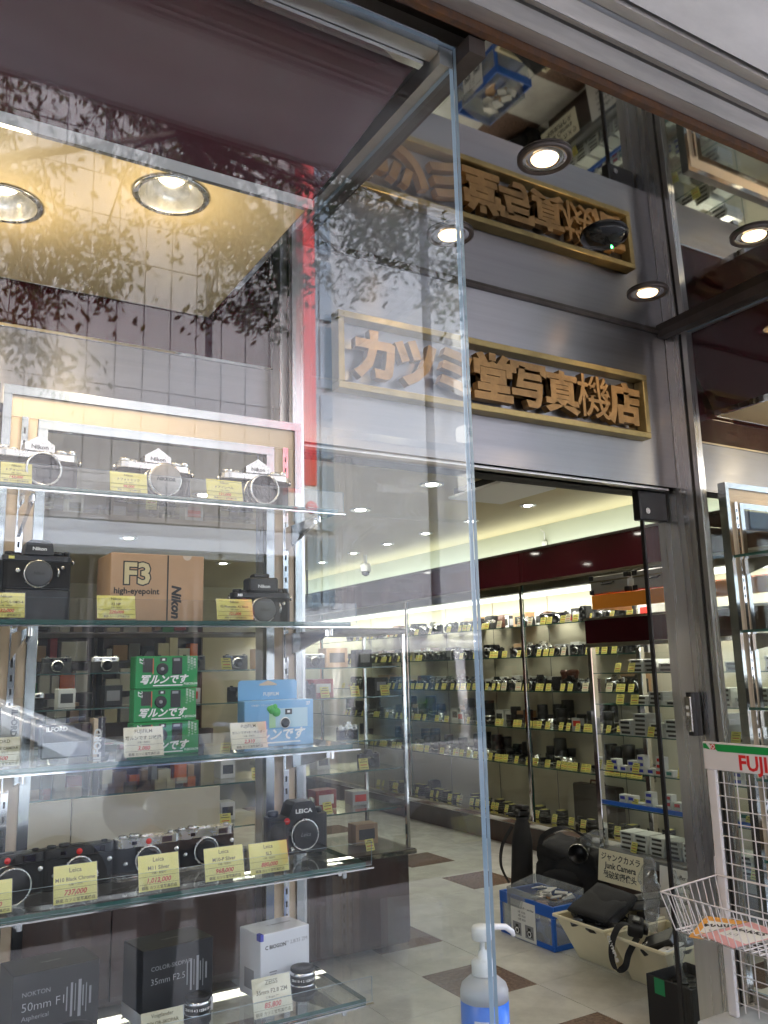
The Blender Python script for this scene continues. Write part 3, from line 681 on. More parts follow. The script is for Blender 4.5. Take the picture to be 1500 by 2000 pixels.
def m_lens(r, h, ring=True, top=blackp):
    b = MB(); b.lathe((0, 0, 0), (0, 0, 1), [(r*.8, 0), (r*.86, .004), (r*.86, h*.2), (r, h*.22), (r, h*.5), (r*.93, h*.52), (r*.93, h*.62), (r, h*.64), (r*.98, h*.97), (r*.9, h)], blackp, 18)
    b.lathe((0, 0, 0), (0, 0, 1), [(r*.875, h*.1), (r*.885, h*.17)], satin, 18)
    if ring: b.lathe((0, 0, 0), (0, 0, 1), [(r*1.005, h*.3), (r*1.012, h*.36)], satin, 18)
    return b
LENS = [m_lens(.03, .05).mesh('lens'), m_lens(.033, .075).mesh('lens'), m_lens(.036, .12, False).mesh('lens'), m_lens(.028, .04).mesh('lens'), m_lens(.04, .17).mesh('lens')]
SLENS = MB().lathe((0, 0, 0), (0, 0, 1), [(.024, 0), (.026, .01), (.03, .012), (.03, .04), (.026, .042), (.027, .06), (.022, .06)], satin, 18).mesh('lens')
def m_cam(top, body):
    # faces -X
    b = MB(); b.vbox((-.018, -.068, .0), (.018, .068, .052), body, .014); b.vbox((-.018, -.068, .0525), (.018, .068, .074), top, .014)
    b.lathe((-.018, 0, .034), (-1, 0, 0), [(.027, 0), (.027, .012), (.024, .013), (.024, .032), (.021, .032), (.019, .026), (0, .024)], blackp, 18)
    b.lathe((-.018, 0, .034), (-1, 0, 0), [(.0275, .013), (.0275, .017)], satin, 18)
    for y in (-.05, .045): b.cyl((0, y, .074), (0, y, .081), .009, top, n=10)
    b.box((-.019, -.045, .058), (-.0182, -.028, .069), lens_glass); b.box((-.019, .02, .059), (-.0182, .03, .068), lens_glass)
    return b
def m_slr(top, body):
    b = m_cam(top, body); b.prism([(-.024, .074), (.024, .074), (.012, .098), (-.012, .098)], -.016, .018, top, mtx((0, 0, 0), (0, 0, R(90)))); return b
CAMS = [m_cam(satin, leather).mesh('camera'), m_cam(blackp, leather).mesh('camera'), m_slr(satin, leather).mesh('camera'), m_slr(blackp, leather).mesh('camera')]
bagm = MB(); bagm.box((-.04, -.05, 0), (.04, .05, .11), mat('brown leather case', (.07, .025, .014), .45, var=.3, vs=14), bev=.016, seg=3, sm=True); CASEM = bagm.mesh('camera_case')
blkc = MB(); blkc.box((-.045, -.045, 0), (.045, .045, .10), nylon, bev=.014, seg=3, sm=True); POUCH = blkc.mesh('pouch')
def m_box(x, y, z, m, lm=None):
    b = MB(); b.box((0, -y/2, 0), (x, y/2, z), m, bev=.0012)
    if lm: b.box((-.0004, -y*.36, z*.25), (.0001, y*.36, z*.75), lm)
    return b
BOXES = [m_box(.09, .09, .10, blackm, ink_grey).mesh('carton'), m_box(.1, .08, .09, paper_w, ink).mesh('carton'), m_box(.1, .14, .11, kraft, ink).mesh('carton'), m_box(.1, .1, .075, mat('silver carton', (.5, .5, .5), .4), ink_red).mesh('carton'), m_box(.1, .13, .10, mat('red carton', (.30, .012, .012), .4), ink_white).mesh('carton')]
FILT = MB(); 
for q in range(3): FILT.lathe((.04, 0, .014*q), (0, 0, 1), [(.036, 0), (.038, .002), (.038, .011), (.036, .013), (0, .013)], blackp, 16)
FILT.add([(.015, .02, .0425), (.015, -.02, .0425), (.065, -.02, .0425), (.065, .02, .0425)], [(0, 1, 2, 3)], cardy)
FILT = FILT.mesh('filter_stack')
LN = {}
for L_, nn_ in ((LENS, ('short black', 'middling black', 'tall black', 'flat black', 'very tall black')), ([SLENS], ('silver',)), (CAMS, ('silver topped', 'all black', 'silver prism-topped', 'black prism-topped')), ([CASEM, POUCH], ('brown leather case', 'black cloth pouch')), (BOXES, ('black', 'white', 'tan', 'silver', 'red'))):
    for m_, q_ in zip(L_, nn_): LN[m_.name] = q_
sh_name = ['top', 'second', 'third', 'fourth', 'fifth', 'bottom']
def goods(me, nm, lb, cat, loc, rz, grp):
    q = 1.0 if nm in ('price_card', 'film_box') else rn.uniform(1.1, 1.4)
    return put(me, nm, None, loc, (0, 0, rz), (q, q, q), label=lb, cat=cat, group=grp)
rn = random.Random(21)
for k, z in enumerate(WSH):
    sn = sh_name[k]; SECT = lambda y: 'near' if y < 5.72 else ('middle' if y < 7.6 else 'far'); y = 4.55 + rn.random()*.05
    while y < (9.2 if k < 5 else 8.4):
        x = 4.80 + rn.uniform(0, .02); r = rn.random(); y0 = y; inm = 'bare shelf'; bay = SECT(y)
        xb = 4.90 + rn.uniform(0, .05); yy = y + rn.uniform(-.02, .04)
        if k in (3, 4) and r < .66:
            me = rn.choice(LENS + [SLENS]); inm = LN[me.name] + ' lens'
            goods(me, 'lens', '%s lens on the %s shelf, %s bay of the wall case' % (LN[me.name], sn, bay), 'lens', (xb, yy, z+.0005), rn.random()*6, 'lenses in the wall case')
            if rn.random() < .5:
                me = rn.choice(LENS); goods(me, 'lens', '%s lens in the rear row, %s shelf, %s wall case bay' % (LN[me.name], sn, bay), 'lens', (xb+.1, yy+.03, z+.0005), rn.random()*6, 'lenses in the wall case')
        elif k == 5 and r < .6:
            inm = 'filter stack'
            goods(FILT, 'filter_stack', 'stack of black filters under a yellow card, %s bay of the wall case' % bay, 'filter stack', (xb-.05+rn.random()*.1, yy, z), R(rn.uniform(-9, 9)), 'filter stacks in the wall case')
            y += .03
        elif r < .50:
            me = rn.choice(CAMS); inm = LN[me.name] + ' camera'
            goods(me, 'camera', '%s camera on the %s shelf, %s bay of the wall case' % (LN[me.name], sn, bay), 'camera', (xb, yy, z+.0005), R(rn.uniform(-16, 16)), 'cameras in the wall case')
            y += .035
        elif r < .62:
            me = rn.choice((CASEM, POUCH)); inm = LN[me.name]
            goods(me, 'camera_case', '%s at the back of the %s shelf, %s bay of the wall case' % (LN[me.name], sn, bay), 'camera case', (5.02, yy, z+.0005), R(rn.uniform(-10, 10)), 'cases in the wall case')
        elif r < .92 and k < 4:
            me = BOXES[rn.choice((0, 1, 1, 1, 2, 3, 3))]; inm = LN[me.name] + ' carton'
            goods(me, 'carton', '%s carton at the back of the %s shelf, %s bay of the wall case' % (LN[me.name], sn, bay), 'carton', (4.98, yy, z+.0005), R(rn.uniform(-5, 5)), 'cartons in the wall case')
            y += .04
        if rn.random() < (.62 if k in (2, 3, 4) else .50):
            cm, cn = (CARD_C, 'cream') if rn.random() < .07 else (CARD_Y, 'yellow')
            goods(cm, 'price_card', '%s price card before a %s, %s shelf, %s wall case bay' % (cn, inm, sn, bay), 'price card', (x, y0, z+.0005), R(rn.uniform(-14, 14)), 'price cards in the wall case')
        y += rn.uniform(.044, .062)
for i, y in enumerate((6.0, 6.25, 6.62, 5.5, 5.9)):   # boxes along the very top, above the upper shelf
    pass
# brown binocular case, dark attache case: landmarks in the wall case
bb = thing('binocular_case', 'reddish brown two-lobed leather binocular case on the third shelf of the wall case', 'binocular case', (4.98, 5.42, 1.2905))
lea = mat('red brown leather', (.10, .03, .015), .4, var=.3, vs=12)
for y in (-.045, .045): MB().lathe((0, y, 0), (0, 0, 1), [(.04, 0), (.045, .01), (.038, .11), (.05, .15), (.04, .17), (0, .172)], lea, 18).obj('lobe', bb)
at = thing('attache_case', 'closed dark brown attache case upright on the bottom shelf of the wall case', 'case', (4.93, 5.18, .2505))
MB().box((0, -.24, 0), (.10, .24, .31), mat('dark leatherette', (.03, .022, .018), .5, bump=.2, bs=200), bev=.01).obj('shell', at)
MB().tube([(.05, -.08, .31), (.05, -.07, .34), (.05, .07, .34), (.05, .08, .31)], .008, lea).obj('handle', at)

# projecting film case nearer the door
FC = thing('film_case', 'chrome framed glass case of film boxes by the doorway under a maroon header', 'display case', (4.02, 3.5, 0))
def fc(a, c, m, name, bev=0): return MB().box((a[0]-4.02, a[1]-3.5, a[2]), (c[0]-4.02, c[1]-3.5, c[2]), m, bev=bev).obj(name, FC)
FY0, FY1, FX1 = 2.75, 4.2, 4.5
fc((4.02, FY0, 1.635), (4.05, FY1, 1.785), maroon, 'header_panel'); fc((4.015, FY0, 1.786), (FX1, FY1+.006, 1.80), chrome, 'top_edge'); fc((4.015, FY0, 1.61), (4.06, FY1+.006, 1.634), chrome, 'header_trim')
fc((4.052, FY1-.03, 1.635), (FX1, FY1, 1.785), maroon, 'header_panel')
for x, y in ((4.02, FY1-.03), (FX1-.03, FY1-.03), (FX1-.03, FY0)): fc((x, y-.012, .36), (x+.042, y+.03, 1.609), chrome, 'post', .004)
glassbox((.032, FY0-3.5, .37), (.038, FY1-3.535, 1.60), glass_thin, edge_green, ()).obj('front_pane', FC)
FSH = [1.444, 1.247, 1.058, .833, .62]
for z in FSH: glassbox((.045, FY0-3.5, z-.007), (.44, FY1-3.535, z), glass_thin, edge_green, ('-x', '+y')).obj('glass_shelf', FC)
fc((4.02, FY0, .30), (FX1, FY1, .359), grey_pl, 'bottom_deck', .006); fc((4.06, FY0, 0), (FX1, FY1-.02, .299), wood_d, 'base')
fc((4.045, FY0, .626), (4.06, FY1-.04, .65), blue_pl, 'tray_front')
area('lamp', (4.1, 3.45, 1.60), (0, R(-15), 0), .03, 1.3, TUBE_W*.10, (1, .95, .8))
silver = mat('silver film box', (.42, .42, .41), .4); whitef = mat('white film box', (.66, .66, .64), .5)
def film(m, lm, x=.14, y=.105, z=.026): return m_box(x, y, z, m, lm).mesh('film_box')
FB = [film(silver, ink), film(whitef, ink), film(silver, blackm, .13, .10, .03), film(whitef, mat('teal print', (.02, .22, .16), .5), .05, .055, .036), film(whitef, ink_blue, .05, .055, .036), film(whitef, ink_red, .05, .055, .036)]
FN = dict(zip([m_.name for m_ in FB], ('flat silver', 'flat white', 'thick silver', 'teal labelled', 'blue labelled', 'red labelled')))
ORD = ['first', 'second', 'third', 'fourth', 'fifth', 'sixth', 'seventh', 'eighth', 'ninth', 'tenth', 'eleventh', 'twelfth', 'thirteenth', 'last']
for k, z in enumerate(FSH + [.36]):
    sn_ = -1; y = FY1 - .12 - rn.random()*.05
    while y > FY0+.05:
        small = k in (3, 4); wdt = .056 if small else .108
        hmax = rn.randint(1, 4) if not small else rn.randint(1, 3)
        if k == 2 and rn.random() < .35: hmax = 5
        if k == 5: hmax = 4
        if rn.random() < (.78 if k in (0, 1) else .94):
            sn_ += 1
            me = rn.choice(FB[3:]) if small else rn.choice(FB[:3]); zz = z
            for q in range(hmax):
                goods(me, 'film_box', '%s film box, %s, %s stack along the %s film case shelf' % (FN[me.name], ('lowest', 'second up', 'third up', 'fourth up', 'fifth up')[q], ORD[min(sn_, 13)], sh_name[k]), 'film box', (4.08+rn.uniform(-.006, .006)+(0 if k < 5 else .02), y+rn.uniform(-.004, .004), zz+.0005), R(rn.uniform(-3, 3)), 'film boxes in the film case')
                zz += {True: .0365}.get(small, .0265 if me is not FB[2] else .0305)
        if rn.random() < .30: goods(CARD_Y, 'price_card', 'yellow price card at the %s stack along the %s film case shelf' % (ORD[max(0, min(sn_, 13))], sh_name[k]), 'price card', (4.06, y+.03, z+.0005), R(rn.uniform(-12, 12)), 'price cards in the film case')
        y -= wdt + rn.uniform(.004, .02)
# on top: orange acrylic box, silver attache cases, a twin lens camera
OB = thing('orange_tray', 'long orange see-through acrylic box on top of the film case', 'acrylic box', (4.05, 3.55, 1.801))
oa = glass('orange acrylic', (.95, .34, .06), .05, dirt=.0); od = mat('orange acrylic sheet', (1, .36, .05), .2)
MB().box((0, -.75, .055), (.006, .60, .145), od).obj('front_sheet', OB); MB().box((.007, .594, .055), (.36, .60, .145), od).obj('end_sheet', OB)
MB().box((0, -.75, .147), (.36, .60, .151), oa).obj('lid', OB); MB().box((.002, -.75, .0), (.008, .60, .054), acryl).obj('clear_base', OB)
alu = mat('ribbed aluminium', (.55, .55, .54), .3, .9, var=.05)
for q, (y, lb) in enumerate(((4.0, 'silver aluminium camera case with black corners, standing behind the orange acrylic box'), (3.62, 'second silver aluminium camera case, nearer the steel jamb above the orange box'))):
    c = thing('aluminium_case', lb, 'camera case', (4.06, y, 1.9535))
    MB().box((0, -.17, 0), (.18, .17, .12), alu, bev=.006).obj('shell', c); MB().box((-.004, -.172, .078), (.184, .172, .086), chrome).obj('lid_band', c)
    for sy in (-1, 1):
        for z in (.0, .093): MB().box((-.006, sy*.155-.02, z-.001), (.03, sy*.155+.02, z+.03), blackp, bev=.004).obj('corner', c)
    MB().tube([(-.002, -.05, .07), (-.02, -.045, .06), (-.02, .045, .06), (-.002, .05, .07)], .006, blackp).obj('handle', c)
tl = thing('twin_lens_camera', 'black twin lens camera standing at the far end of the orange acrylic box', 'camera', (4.12, 4.32, 1.80))
tl.location = (4.82, 5.02, 1.8405)
b = MB(); b.box((-.03, -.035, 0), (.04, .035, .12), leather, bev=.005); b.obj('body', tl)
for z in (.035, .085): MB().lathe((-.03, 0, z), (-1, 0, 0), [(.024, 0), (.024, .02), (.02, .021), (.018, .014), (0, .012)], blackp, 18).obj('lens', tl)

# cabinet facing the street, behind the near display case
LC = thing('glass_cabinet', 'glass cabinet on a dark wood counter just inside the doorway', 'display cabinet', (1.5, 4.2, 0))
def lc(a, c, m, name, bev=0): return MB().box((a[0]-1.5, a[1]-4.2, a[2]), (c[0]-1.5, c[1]-4.2, c[2]), m, bev=bev).obj(name, LC)
LX0, LX1 = -.6, 2.6
for x in (-.6, .2, 1.0, 1.8): lc((x, 4.2, .06), (x+.795, 4.22, .50), wood_d, 'door', .002)
lc((LX0, 4.221, .04), (LX1, 4.7, .50), wood_d, 'counter_body'); lc((LX0, 4.16, .501), (LX1+.02, 4.72, .53), wood_d, 'counter_top', .003); lc((LX0, 4.155, .506), (LX1+.022, 4.159, .526), chrome, 'counter_trim')
for x in (-.6, .1, .8): lc((x, 4.17, .62), (x+.695, 4.185, .955), wallc, 'cream_panel', .002)
for x in (LX1-.02, 1.78, .6, LX0): lc((x, 4.18, .531), (x+.02, 4.2, 1.70), chrome, 'post', .003)
lc((LX0, 4.178, 1.70), (LX1, 4.66, 1.73), bronze, 'top'); lc((LX1-.02, 4.64, .531), (LX1, 4.66, 1.70), chrome, 'post', .003)
glassbox((LX1-1.5-.008, .02, .54), (LX1-1.5-.002, .44, 1.69), glass_thin, edge_green, ('-y',)).obj('end_pane', LC)
LSH = [1.517, 1.353, 1.118, .958, .748]
for z in LSH: glassbox((LX0-1.5, .015, z-.007), (LX1-1.52, .43, z), glass_thin, edge_green, ('-y', '+x')).obj('glass_shelf', LC)
area('lamp', (1.2, 4.3, 1.69), (0, 0, 0), 2.4, .05, TUBE_W*.11, (1, .94, .78))
def rotgoods(me, nm, lb, cat, x, y, z, grp, j=8): return put(me, nm, None, (x, y, z), (0, 0, R(90)+R(rn.uniform(-j, j))), label=lb, cat=cat, group=grp)
for k, z in enumerate(LSH+[.531]):
    x = .1 if z > 1 else 1.55
    while x < 2.5:
        if rn.random() < .6: rotgoods(CARD_C if rn.random() < .1 else CARD_Y, 'price_card', 'price card on the %s level of the glass cabinet, %s' % (sh_name[k], 'door end' if x > 1.75 else 'window side'), 'price card', x, 4.235, z+.0005, 'price cards in the glass cabinet')
        r = rn.random()
        me = rn.choice(CAMS)
        if r < .5: rotgoods(me, 'camera', '%s camera on the %s level of the glass cabinet, %s' % (LN[me.name], sh_name[k], 'door end' if x > 1.75 else 'window side'), 'camera', x+.08, 4.33, z+.0005, 'cameras in the glass cabinet')
        elif r < .85: bx_m = BOXES[rn.choice((4, 4, 0, 1, 2, 3) if x > 1.75 else (0, 0, 3, 1, 0, 2))]; rotgoods(bx_m, 'carton', '%s carton on the %s level of the glass cabinet, %s' % (LN[bx_m.name], sh_name[k], 'door end' if x > 1.75 else 'window side'), 'carton', x+.07, 4.4, z+.0005, 'cartons in the glass cabinet', 3)
        x += rn.uniform(.16, .24)

# back of the shop: tall shelves of boxes against the left and back walls
def rack(label, loc, rz, wd, seed):
    t = thing('tall_shelf', label, 'shelf unit', loc, (0, 0, rz)); rr = random.Random(seed)
    MB().box((-wd/2, .3, 0), (wd/2, .32, 2.1), wood_d).obj('back_board', t)
    for x in (-wd/2, wd/2-.02): MB().box((x, -.02, 0), (x+.02, .299, 2.1), wood_d).obj('side_board', t)
    for z in (.1, .5, .9, 1.3, 1.7, 2.08): MB().box((-wd/2+.021, -.01, z-.02), (wd/2-.021, .299, z), wood_d).obj('shelf_board', t)
    return t
Mx = [paper_w, kraft, blackm, silver, green_box, orange, mat('dull red carton', (.35, .03, .03), .5), ivory, grey_pl, paper_w, whitef]
for q, (lx, ly, lb) in enumerate(((.3, 11.6, 'tall dark shelf of mixed boxes at the far end of the shop, farther left'), (1.75, 11.6, 'tall dark shelf of mixed boxes at the far end of the shop, middle'), (3.2, 11.6, 'tall dark shelf of mixed boxes at the far end beside the wall case'))):
    rack(lb, (lx, ly, 0), 0, 1.35, q)
    for z in (.1, .5, .9, 1.3, 1.7):
        x = lx-.62
        while x < lx+.52:
            wdt = rn.uniform(.07, .2); hh = rn.uniform(.12, .33)
            mm_ = rn.choice(Mx); MB().box((0, 0, 0), (wdt, .2, hh), mm_, bev=.003).obj('stock_box', None, (x, ly-.005+rn.random()*.04, z+.0005), label='%s stock box on the %s board of the %s tall shelf' % (mm_.name.replace(' carton', '').replace(' plastic', '').replace('film box', '').strip(), sh_name[int((1.7-z)/.4+.5)], ('left', 'middle', 'right')[q]), cat='box', group='stock boxes at the back of the shop')
            x += wdt+rn.uniform(.004, .05)
# island counter with glass top in the middle of the shop
IC = thing('island_counter', 'low chrome edged glass counter in the middle of the shop floor', 'counter', (1.2, 7.4, 0))
MB().box((-.8, -.3, 0), (.8, .3, .55), wood_d, bev=.004).obj('base', IC)
glassbox((-.8, -.3, .555), (.8, .3, .96), glass_thin, edge_green, ()).obj('glass_top', IC); MB().box((-.81, -.31, .962), (.81, .31, .985), chrome, bev=.004).obj('rim', IC)
# ceiling fittings
AC = thing('air_vent', 'white ceiling air vent panel just inside the doorway', 'air vent', (3.65, 4.55, 2.70))
MB().box((-.24, -.3, -.02), (.24, .3, 0), white, bev=.004).obj('panel', AC)
for x in (-.2, .2): MB().box((x-.02, -.25, .001), (x+.02, .25, .049), black_gap).obj('spacer', AC)
SC = thing('security_camera', 'white dome security camera hanging from the shop ceiling by the cove', 'security camera', (4.55, 8.1, 2.62))
MB().lathe((0, 0, 0), (0, 0, -1), [(.055, -.03), (.06, 0), (.06, .05), (.05, .06)], white, 20).obj('housing', SC); MB().lathe((0, 0, -.06), (0, 0, -1), [(.048, 0), (.04, .03), (0, .05)], blackp, 20).obj('dome', SC)
MB().cyl((0, 0, .03), (0, 0, .129), .02, white).obj('stem', SC)
SP = thing('hanging_speaker', 'dark grey speaker on a drop pole at the far end of the shop', 'speaker', (4.55, 9.6, 2.35))
MB().cyl((0, 0, .08), (0, 0, .399), .012, grey_pl).obj('pole', SP); MB().box((-.06, -.06, -.09), (.06, .06, .08), grey_pl, bev=.02, seg=2).obj('cabinet', SP)
SW = thing('cove_sensor', 'small white sensor with a cable on the green lit cove', 'sensor', (5.095, 5.75, 2.56))
MB().box((-.03, -.025, -.04), (0, .025, .04), white, bev=.005).obj('body', SW); MB().tube([(-.01, 0, .04), (-.01, 0, .12), (-.02, .04, .15)], .006, white).obj('cable', SW)
# ================================================================== goods in the near display case
FACE = 0
def price_card(label, xl, yb, Y, w, h, z, lines, m=None, tilt=14, rz=0):
    # xl: left end (metres), Y: plane, lines: (text, size, height share, colour, bold, shear)
    m = m or cardy
    t = thing('price_card', label, 'price card', (xl+w/2, Y, z+.0006), (0, 0, R(rz)), group='price cards in the window case')
    X = mtx((0, 0, .004), (R(-tilt), 0, 0))
    MB().box((-w/2, 0, 0), (w/2, .0012, h), m, X=X).obj('card', t)
    MB().box((-w/2-.002, -.006, 0), (w/2+.002, .022, .002), acryl).box((-w/2-.0015, -.0022, .0), (w/2+.0015, -.0008, h+.001), acryl, X=X).obj('clear_holder', t)
    cols = {}
    for s, sz, f, c, bo, shr in lines:
        cols.setdefault(c.name, (MB(), c))[0].text(s, sz*h, c, X @ FX(0, -.0004, h*f), bold=bo, shear=shr, fit=w*.92)
    b = cols.setdefault(ink_olive.name, (MB(), ink_olive))[0]
    for f in (.385, .175): b.box((-w/2+.001, -.0006, h*f), (w/2-.001, -.0003, h*f+.0006), ink_olive, X=X)
    for mb, c in cols.values():
        o = mb.obj('lettering', t)
    return t
def tagl(brand, model, price, sub='元箱・取説付', new=False):
    L = [(brand, .17, .80, ink_olive, .012, 0), (model, .155, .575, ink_olive, .02, 0), (sub, .075, .45, ink_olive, .01, 0), ('¥', .16, .225, ink_olive, .015, 0) if 0 else ('¥  ' , .1, .225, ink_olive, 0, 0),
         (price, .19, .215, ink_red, .03, .25), ('銀座 カツミ堂写真機店', .105, .045, ink_olive, .015, 0)]
    return L
SHZ = dict(a=1.882, b=1.609, c=1.337, d=1.095, e=.824)
def card_px(label, xl, xr, yt, yb, Y, z, lines, m=None):
    A, B = PY(xl, yb, Y), PY(xr, yb, Y); h = (PY(xl, yt, Y)-PY(xl, yb, Y)).z
    return price_card(label, A.x, 0, Y, B.x-A.x, min(h, .085), z, lines, m)
YA, YB, YC, YD, YE = 1.80, 1.745, 1.745, 1.695, 1.705
card_px('washed out yellow price card at the picture edge end of the highest shelf', 0, 62, 905, 947, YA, SHZ['a'], tagl('Nikon', 'F アイレベル', '143,000'))
card_px('blank looking yellow price card in front of the middle chrome camera on the highest shelf', 215, 288, 925, 966, YA, SHZ['a'], tagl('Nikon', 'F フォトミック', '98,000'))
card_px('yellow price card priced 121,000 beside the right-hand chrome camera on the highest shelf', 405, 475, 938, 980, YA, SHZ['a'], tagl('Nikon', 'F アイレベル', '121,000'))
card_px('yellow price card before the black camera with a motor grip', -26, 48, 1155, 1206, YB, SHZ['b'], tagl('Nikon', 'F3アイレベル+MD-4', '132,000'))
card_px('yellow price card priced 220,000 before the tan F3 carton', 190, 265, 1160, 1207, YB, SHZ['b'], tagl('Nikon', 'F3 HP', '220,000'))
card_px('yellow price card lettered Photomic in front of the small black camera at the shelf end', 425, 495, 1165, 1207, YB, SHZ['b'], tagl('Nikon', 'F2 Photomic AS Black', '121,000'))
card_px('cream price card before the clear cased camera at the picture edge', -34, 38, 1430, 1488, YC, SHZ['c'], tagl('ILFORD', 'REUSABLE CAMERA', '5,500'), cardc)
card_px('cream price card priced 3,080 leaning before the stack of green cartons', 243, 320, 1415, 1474, YC, SHZ['c'], tagl('FUJIFILM', '写ルンです 27枚撮', '3,080'), cardc)
card_px('glare washed cream price card before the light blue carton', 453, 523, 1405, 1458, YC, SHZ['c'], tagl('FUJIFILM', '写ルンです+キーホルダー', '2,310'), cardc)
card_px('yellow price card cut by the picture edge on the fourth shelf', -55, 23, 1703, 1768, YD, SHZ['d'], tagl('Leica', 'M10', '698,000'))
card_px('yellow price card lettered Black Chrome before the all black rangefinder camera', 105, 190, 1683, 1757, YD, SHZ['d'], tagl('Leica', 'M10 Black Chrome', '737,000', '元箱 一式付'))
card_px('yellow price card lettered M11 Silver before the silver topped camera with a red dot', 272, 351, 1662, 1731, YD, SHZ['d'], tagl('Leica', 'M11 Silver', '1,012,000'))
card_px('yellow price card lettered M10-P Silver before the silver topped camera without a dot', 402, 478, 1645, 1709, YD, SHZ['d'], tagl('Leica', 'M10-P Silver', '968,000'))
card_px('yellow price card lettered SL3 before the large black camera with a hump', 490, 565, 1634, 1694, YD, SHZ['d'], tagl('Leica', 'SL3', '880,000'))
card_px('cream price card lettered COLOR-SKOPAR before the taller black lens carton', 278, 360, 1957, 2018, YE, SHZ['e'], tagl('Voigtlander', 'COLOR-SKOPAR', '69,800', '35mm F2.5 P II'), cardc)
card_px('cream price card before the white lens carton on the lowest shelf', 497, 572, 1908, 1983, YE, SHZ['e'], tagl('ZEISS', '35mm F2.8 ZM', '85,800', 'C Biogon T*'), cardc)

# single lens reflex cameras
def slr(name, label, loc, chromed, rz=0, grip=False, s=1.0, prism='peak', lens='bare', word='Nikon', small_word=None, group=None):
    top = satin if chromed else blackp
    t = thing('slr_camera', label, 'camera', loc, (0, 0, R(rz)), group); t.scale = (s, s, s)
    z0 = .075 if grip else 0
    b = MB(); b.vbox((-.0735, -.019, z0+.004), (.0735, .022, z0+.062), leather, .018, 4); b.obj('body', t)
    b = MB(); b.vbox((-.0735, -.019, z0), (.0735, .022, z0+.0038), top, .018, 4); b.obj('base_plate', t)
    b = MB(); b.vbox((-.0735, -.0195, z0+.0625), (.0735, .0225, z0+.076), top, .018, 4); b.obj('top_plate', t)
    if prism == 'peak':
        b = MB(); b.prism([(-.026, z0+.0762), (.026, z0+.0762), (.026, z0+.089), (0, z0+.106), (-.026, z0+.089)], -.024, .006, top)
        b.add([(-.026, .0062, z0+.0762), (.026, .0062, z0+.0762), (.026, .0062, z0+.089), (0, .0062, z0+.106), (-.026, .0062, z0+.089), (-.014, .026, z0+.0762), (.014, .026, z0+.0762)], [(0, 5, 4), (4, 5, 3), (3, 5, 6), (3, 6, 2), (2, 6, 1)], top)
    elif prism == 'block':
        b = MB(); b.prism([(-.031, z0+.0762), (.031, z0+.0762), (.027, z0+.103), (.018, z0+.109), (-.018, z0+.109), (-.027, z0+.103)], -.028, .022, top)
    else:
        b = MB(); b.box((-.036, -.030, z0+.0762), (.036, .024, z0+.111), top, bev=.004); b.box((-.020, -.012, z0+.112), (.020, .02, z0+.122), top, bev=.003)
    b.obj('prism_housing', t)
    yw = {'peak': -.0243, 'block': -.0283, 'tall': -.0303}[prism]
    MB().text(word, .0105, ink_white if not chromed else ink, FX(0, yw, z0+(.080 if prism == 'peak' else .086)), bold=.03, sx=1.15).obj('lettering', t)
    mt = MB(); mt.lathe((.0, -.019, z0+.034), (0, -1, 0), [(.0315, 0), (.0315, .006), (.029, .008)], satin, 36); mt.obj('lens_mount', t)
    ln = MB()
    if lens == 'bare':
        ln.lathe((0, -.027, z0+.034), (0, -1, 0), [(.030, 0), (.031, .004), (.031, .013), (.028, .014), (.028, .022), (.0315, .023), (.0315, .033), (.029, .034)], blackp, 36); o = ln.obj('lens', t)
        MB().lathe((0, -.061, z0+.034), (0, -1, 0), [(.0305, 0), (.031, .002), (.031, .005), (.028, .006), (.0275, .001)], satin, 36, cap=False).obj('front_ring', o)
        MB().lathe((0, -.061, z0+.034), (0, -1, 0), [(.027, .0), (.02, -.008), (.017, -.01), (.016, -.006), (0, -.004)], lens_glass, 32).obj('front_glass', o)
        MB().lathe((0, -.027, z0+.034), (0, -1, 0), [(.0295, .014), (.030, .0145), (.030, .0215), (.0295, .022)], satin, 36).obj('aperture_ring', o)
    elif lens == 'capped':
        ln.lathe((0, -.027, z0+.034), (0, -1, 0), [(.030, 0), (.031, .004), (.031, .010), (.028, .011), (.028, .018), (.032, .019), (.032, .036), (.030, .037)], blackp, 36); o = ln.obj('lens', t)
        MB().lathe((0, -.0645, z0+.034), (0, -1, 0), [(.031, 0), (.0325, .001), (.0325, .006), (.030, .007)], satin, 36).obj('front_ring', o)
        MB().lathe((0, -.0700, z0+.034), (0, -1, 0), [(.0295, 0), (.0295, .003), (.028, .004), (0, .0038)], mat('worn metal lens cap', (.30, .28, .26), .45, .6, var=.3, vs=30), 32).obj('lens_cap', o)
        MB().text(small_word or 'NIKKOR', .0095, ink, FX(0, -.0745, z0+.0305), bold=.05, shear=.2).obj('lettering', o)
    else:
        o = MB().lathe((0, -.027, z0+.034), (0, -1, 0), [(.0285, 0), (.0288, .004), (.027, .007), (.025, .008), (0, .008)], mat('grey black body cap', (.075, .075, .078), .5, var=.2, vs=20), 36).obj('body_cap', t)
        MB().text(small_word or 'Nikon', .009, ink, FX(0, -.0354, z0+.031), bold=.03, shear=.2).obj('lettering', o)
    for x, r, h in ((-.057, .011, .008), (-.040, .008, .006), (.045, .012, .009), (.064, .007, .012)):
        MB().lathe((x, .002, z0+.0762), (0, 0, 1), [(r*.8, 0), (r, .001), (r, h*.8), (r*.92, h), (0, h)], top if not chromed else satin, 18).obj('dial', t)
    MB().tube([(.045, .002, z0+.0865), (.058, .014, z0+.0865), (.070, .012, z0+.0865)], .0022, top).obj('wind_lever', t)
    for x in (-1, 1): MB().lathe((x*.075, 0, z0+.064), (x, 0, 0), [(.003, 0), (.006, .002), (.006, .004), (.002, .006)], satin, 12).obj('strap_lug', t)
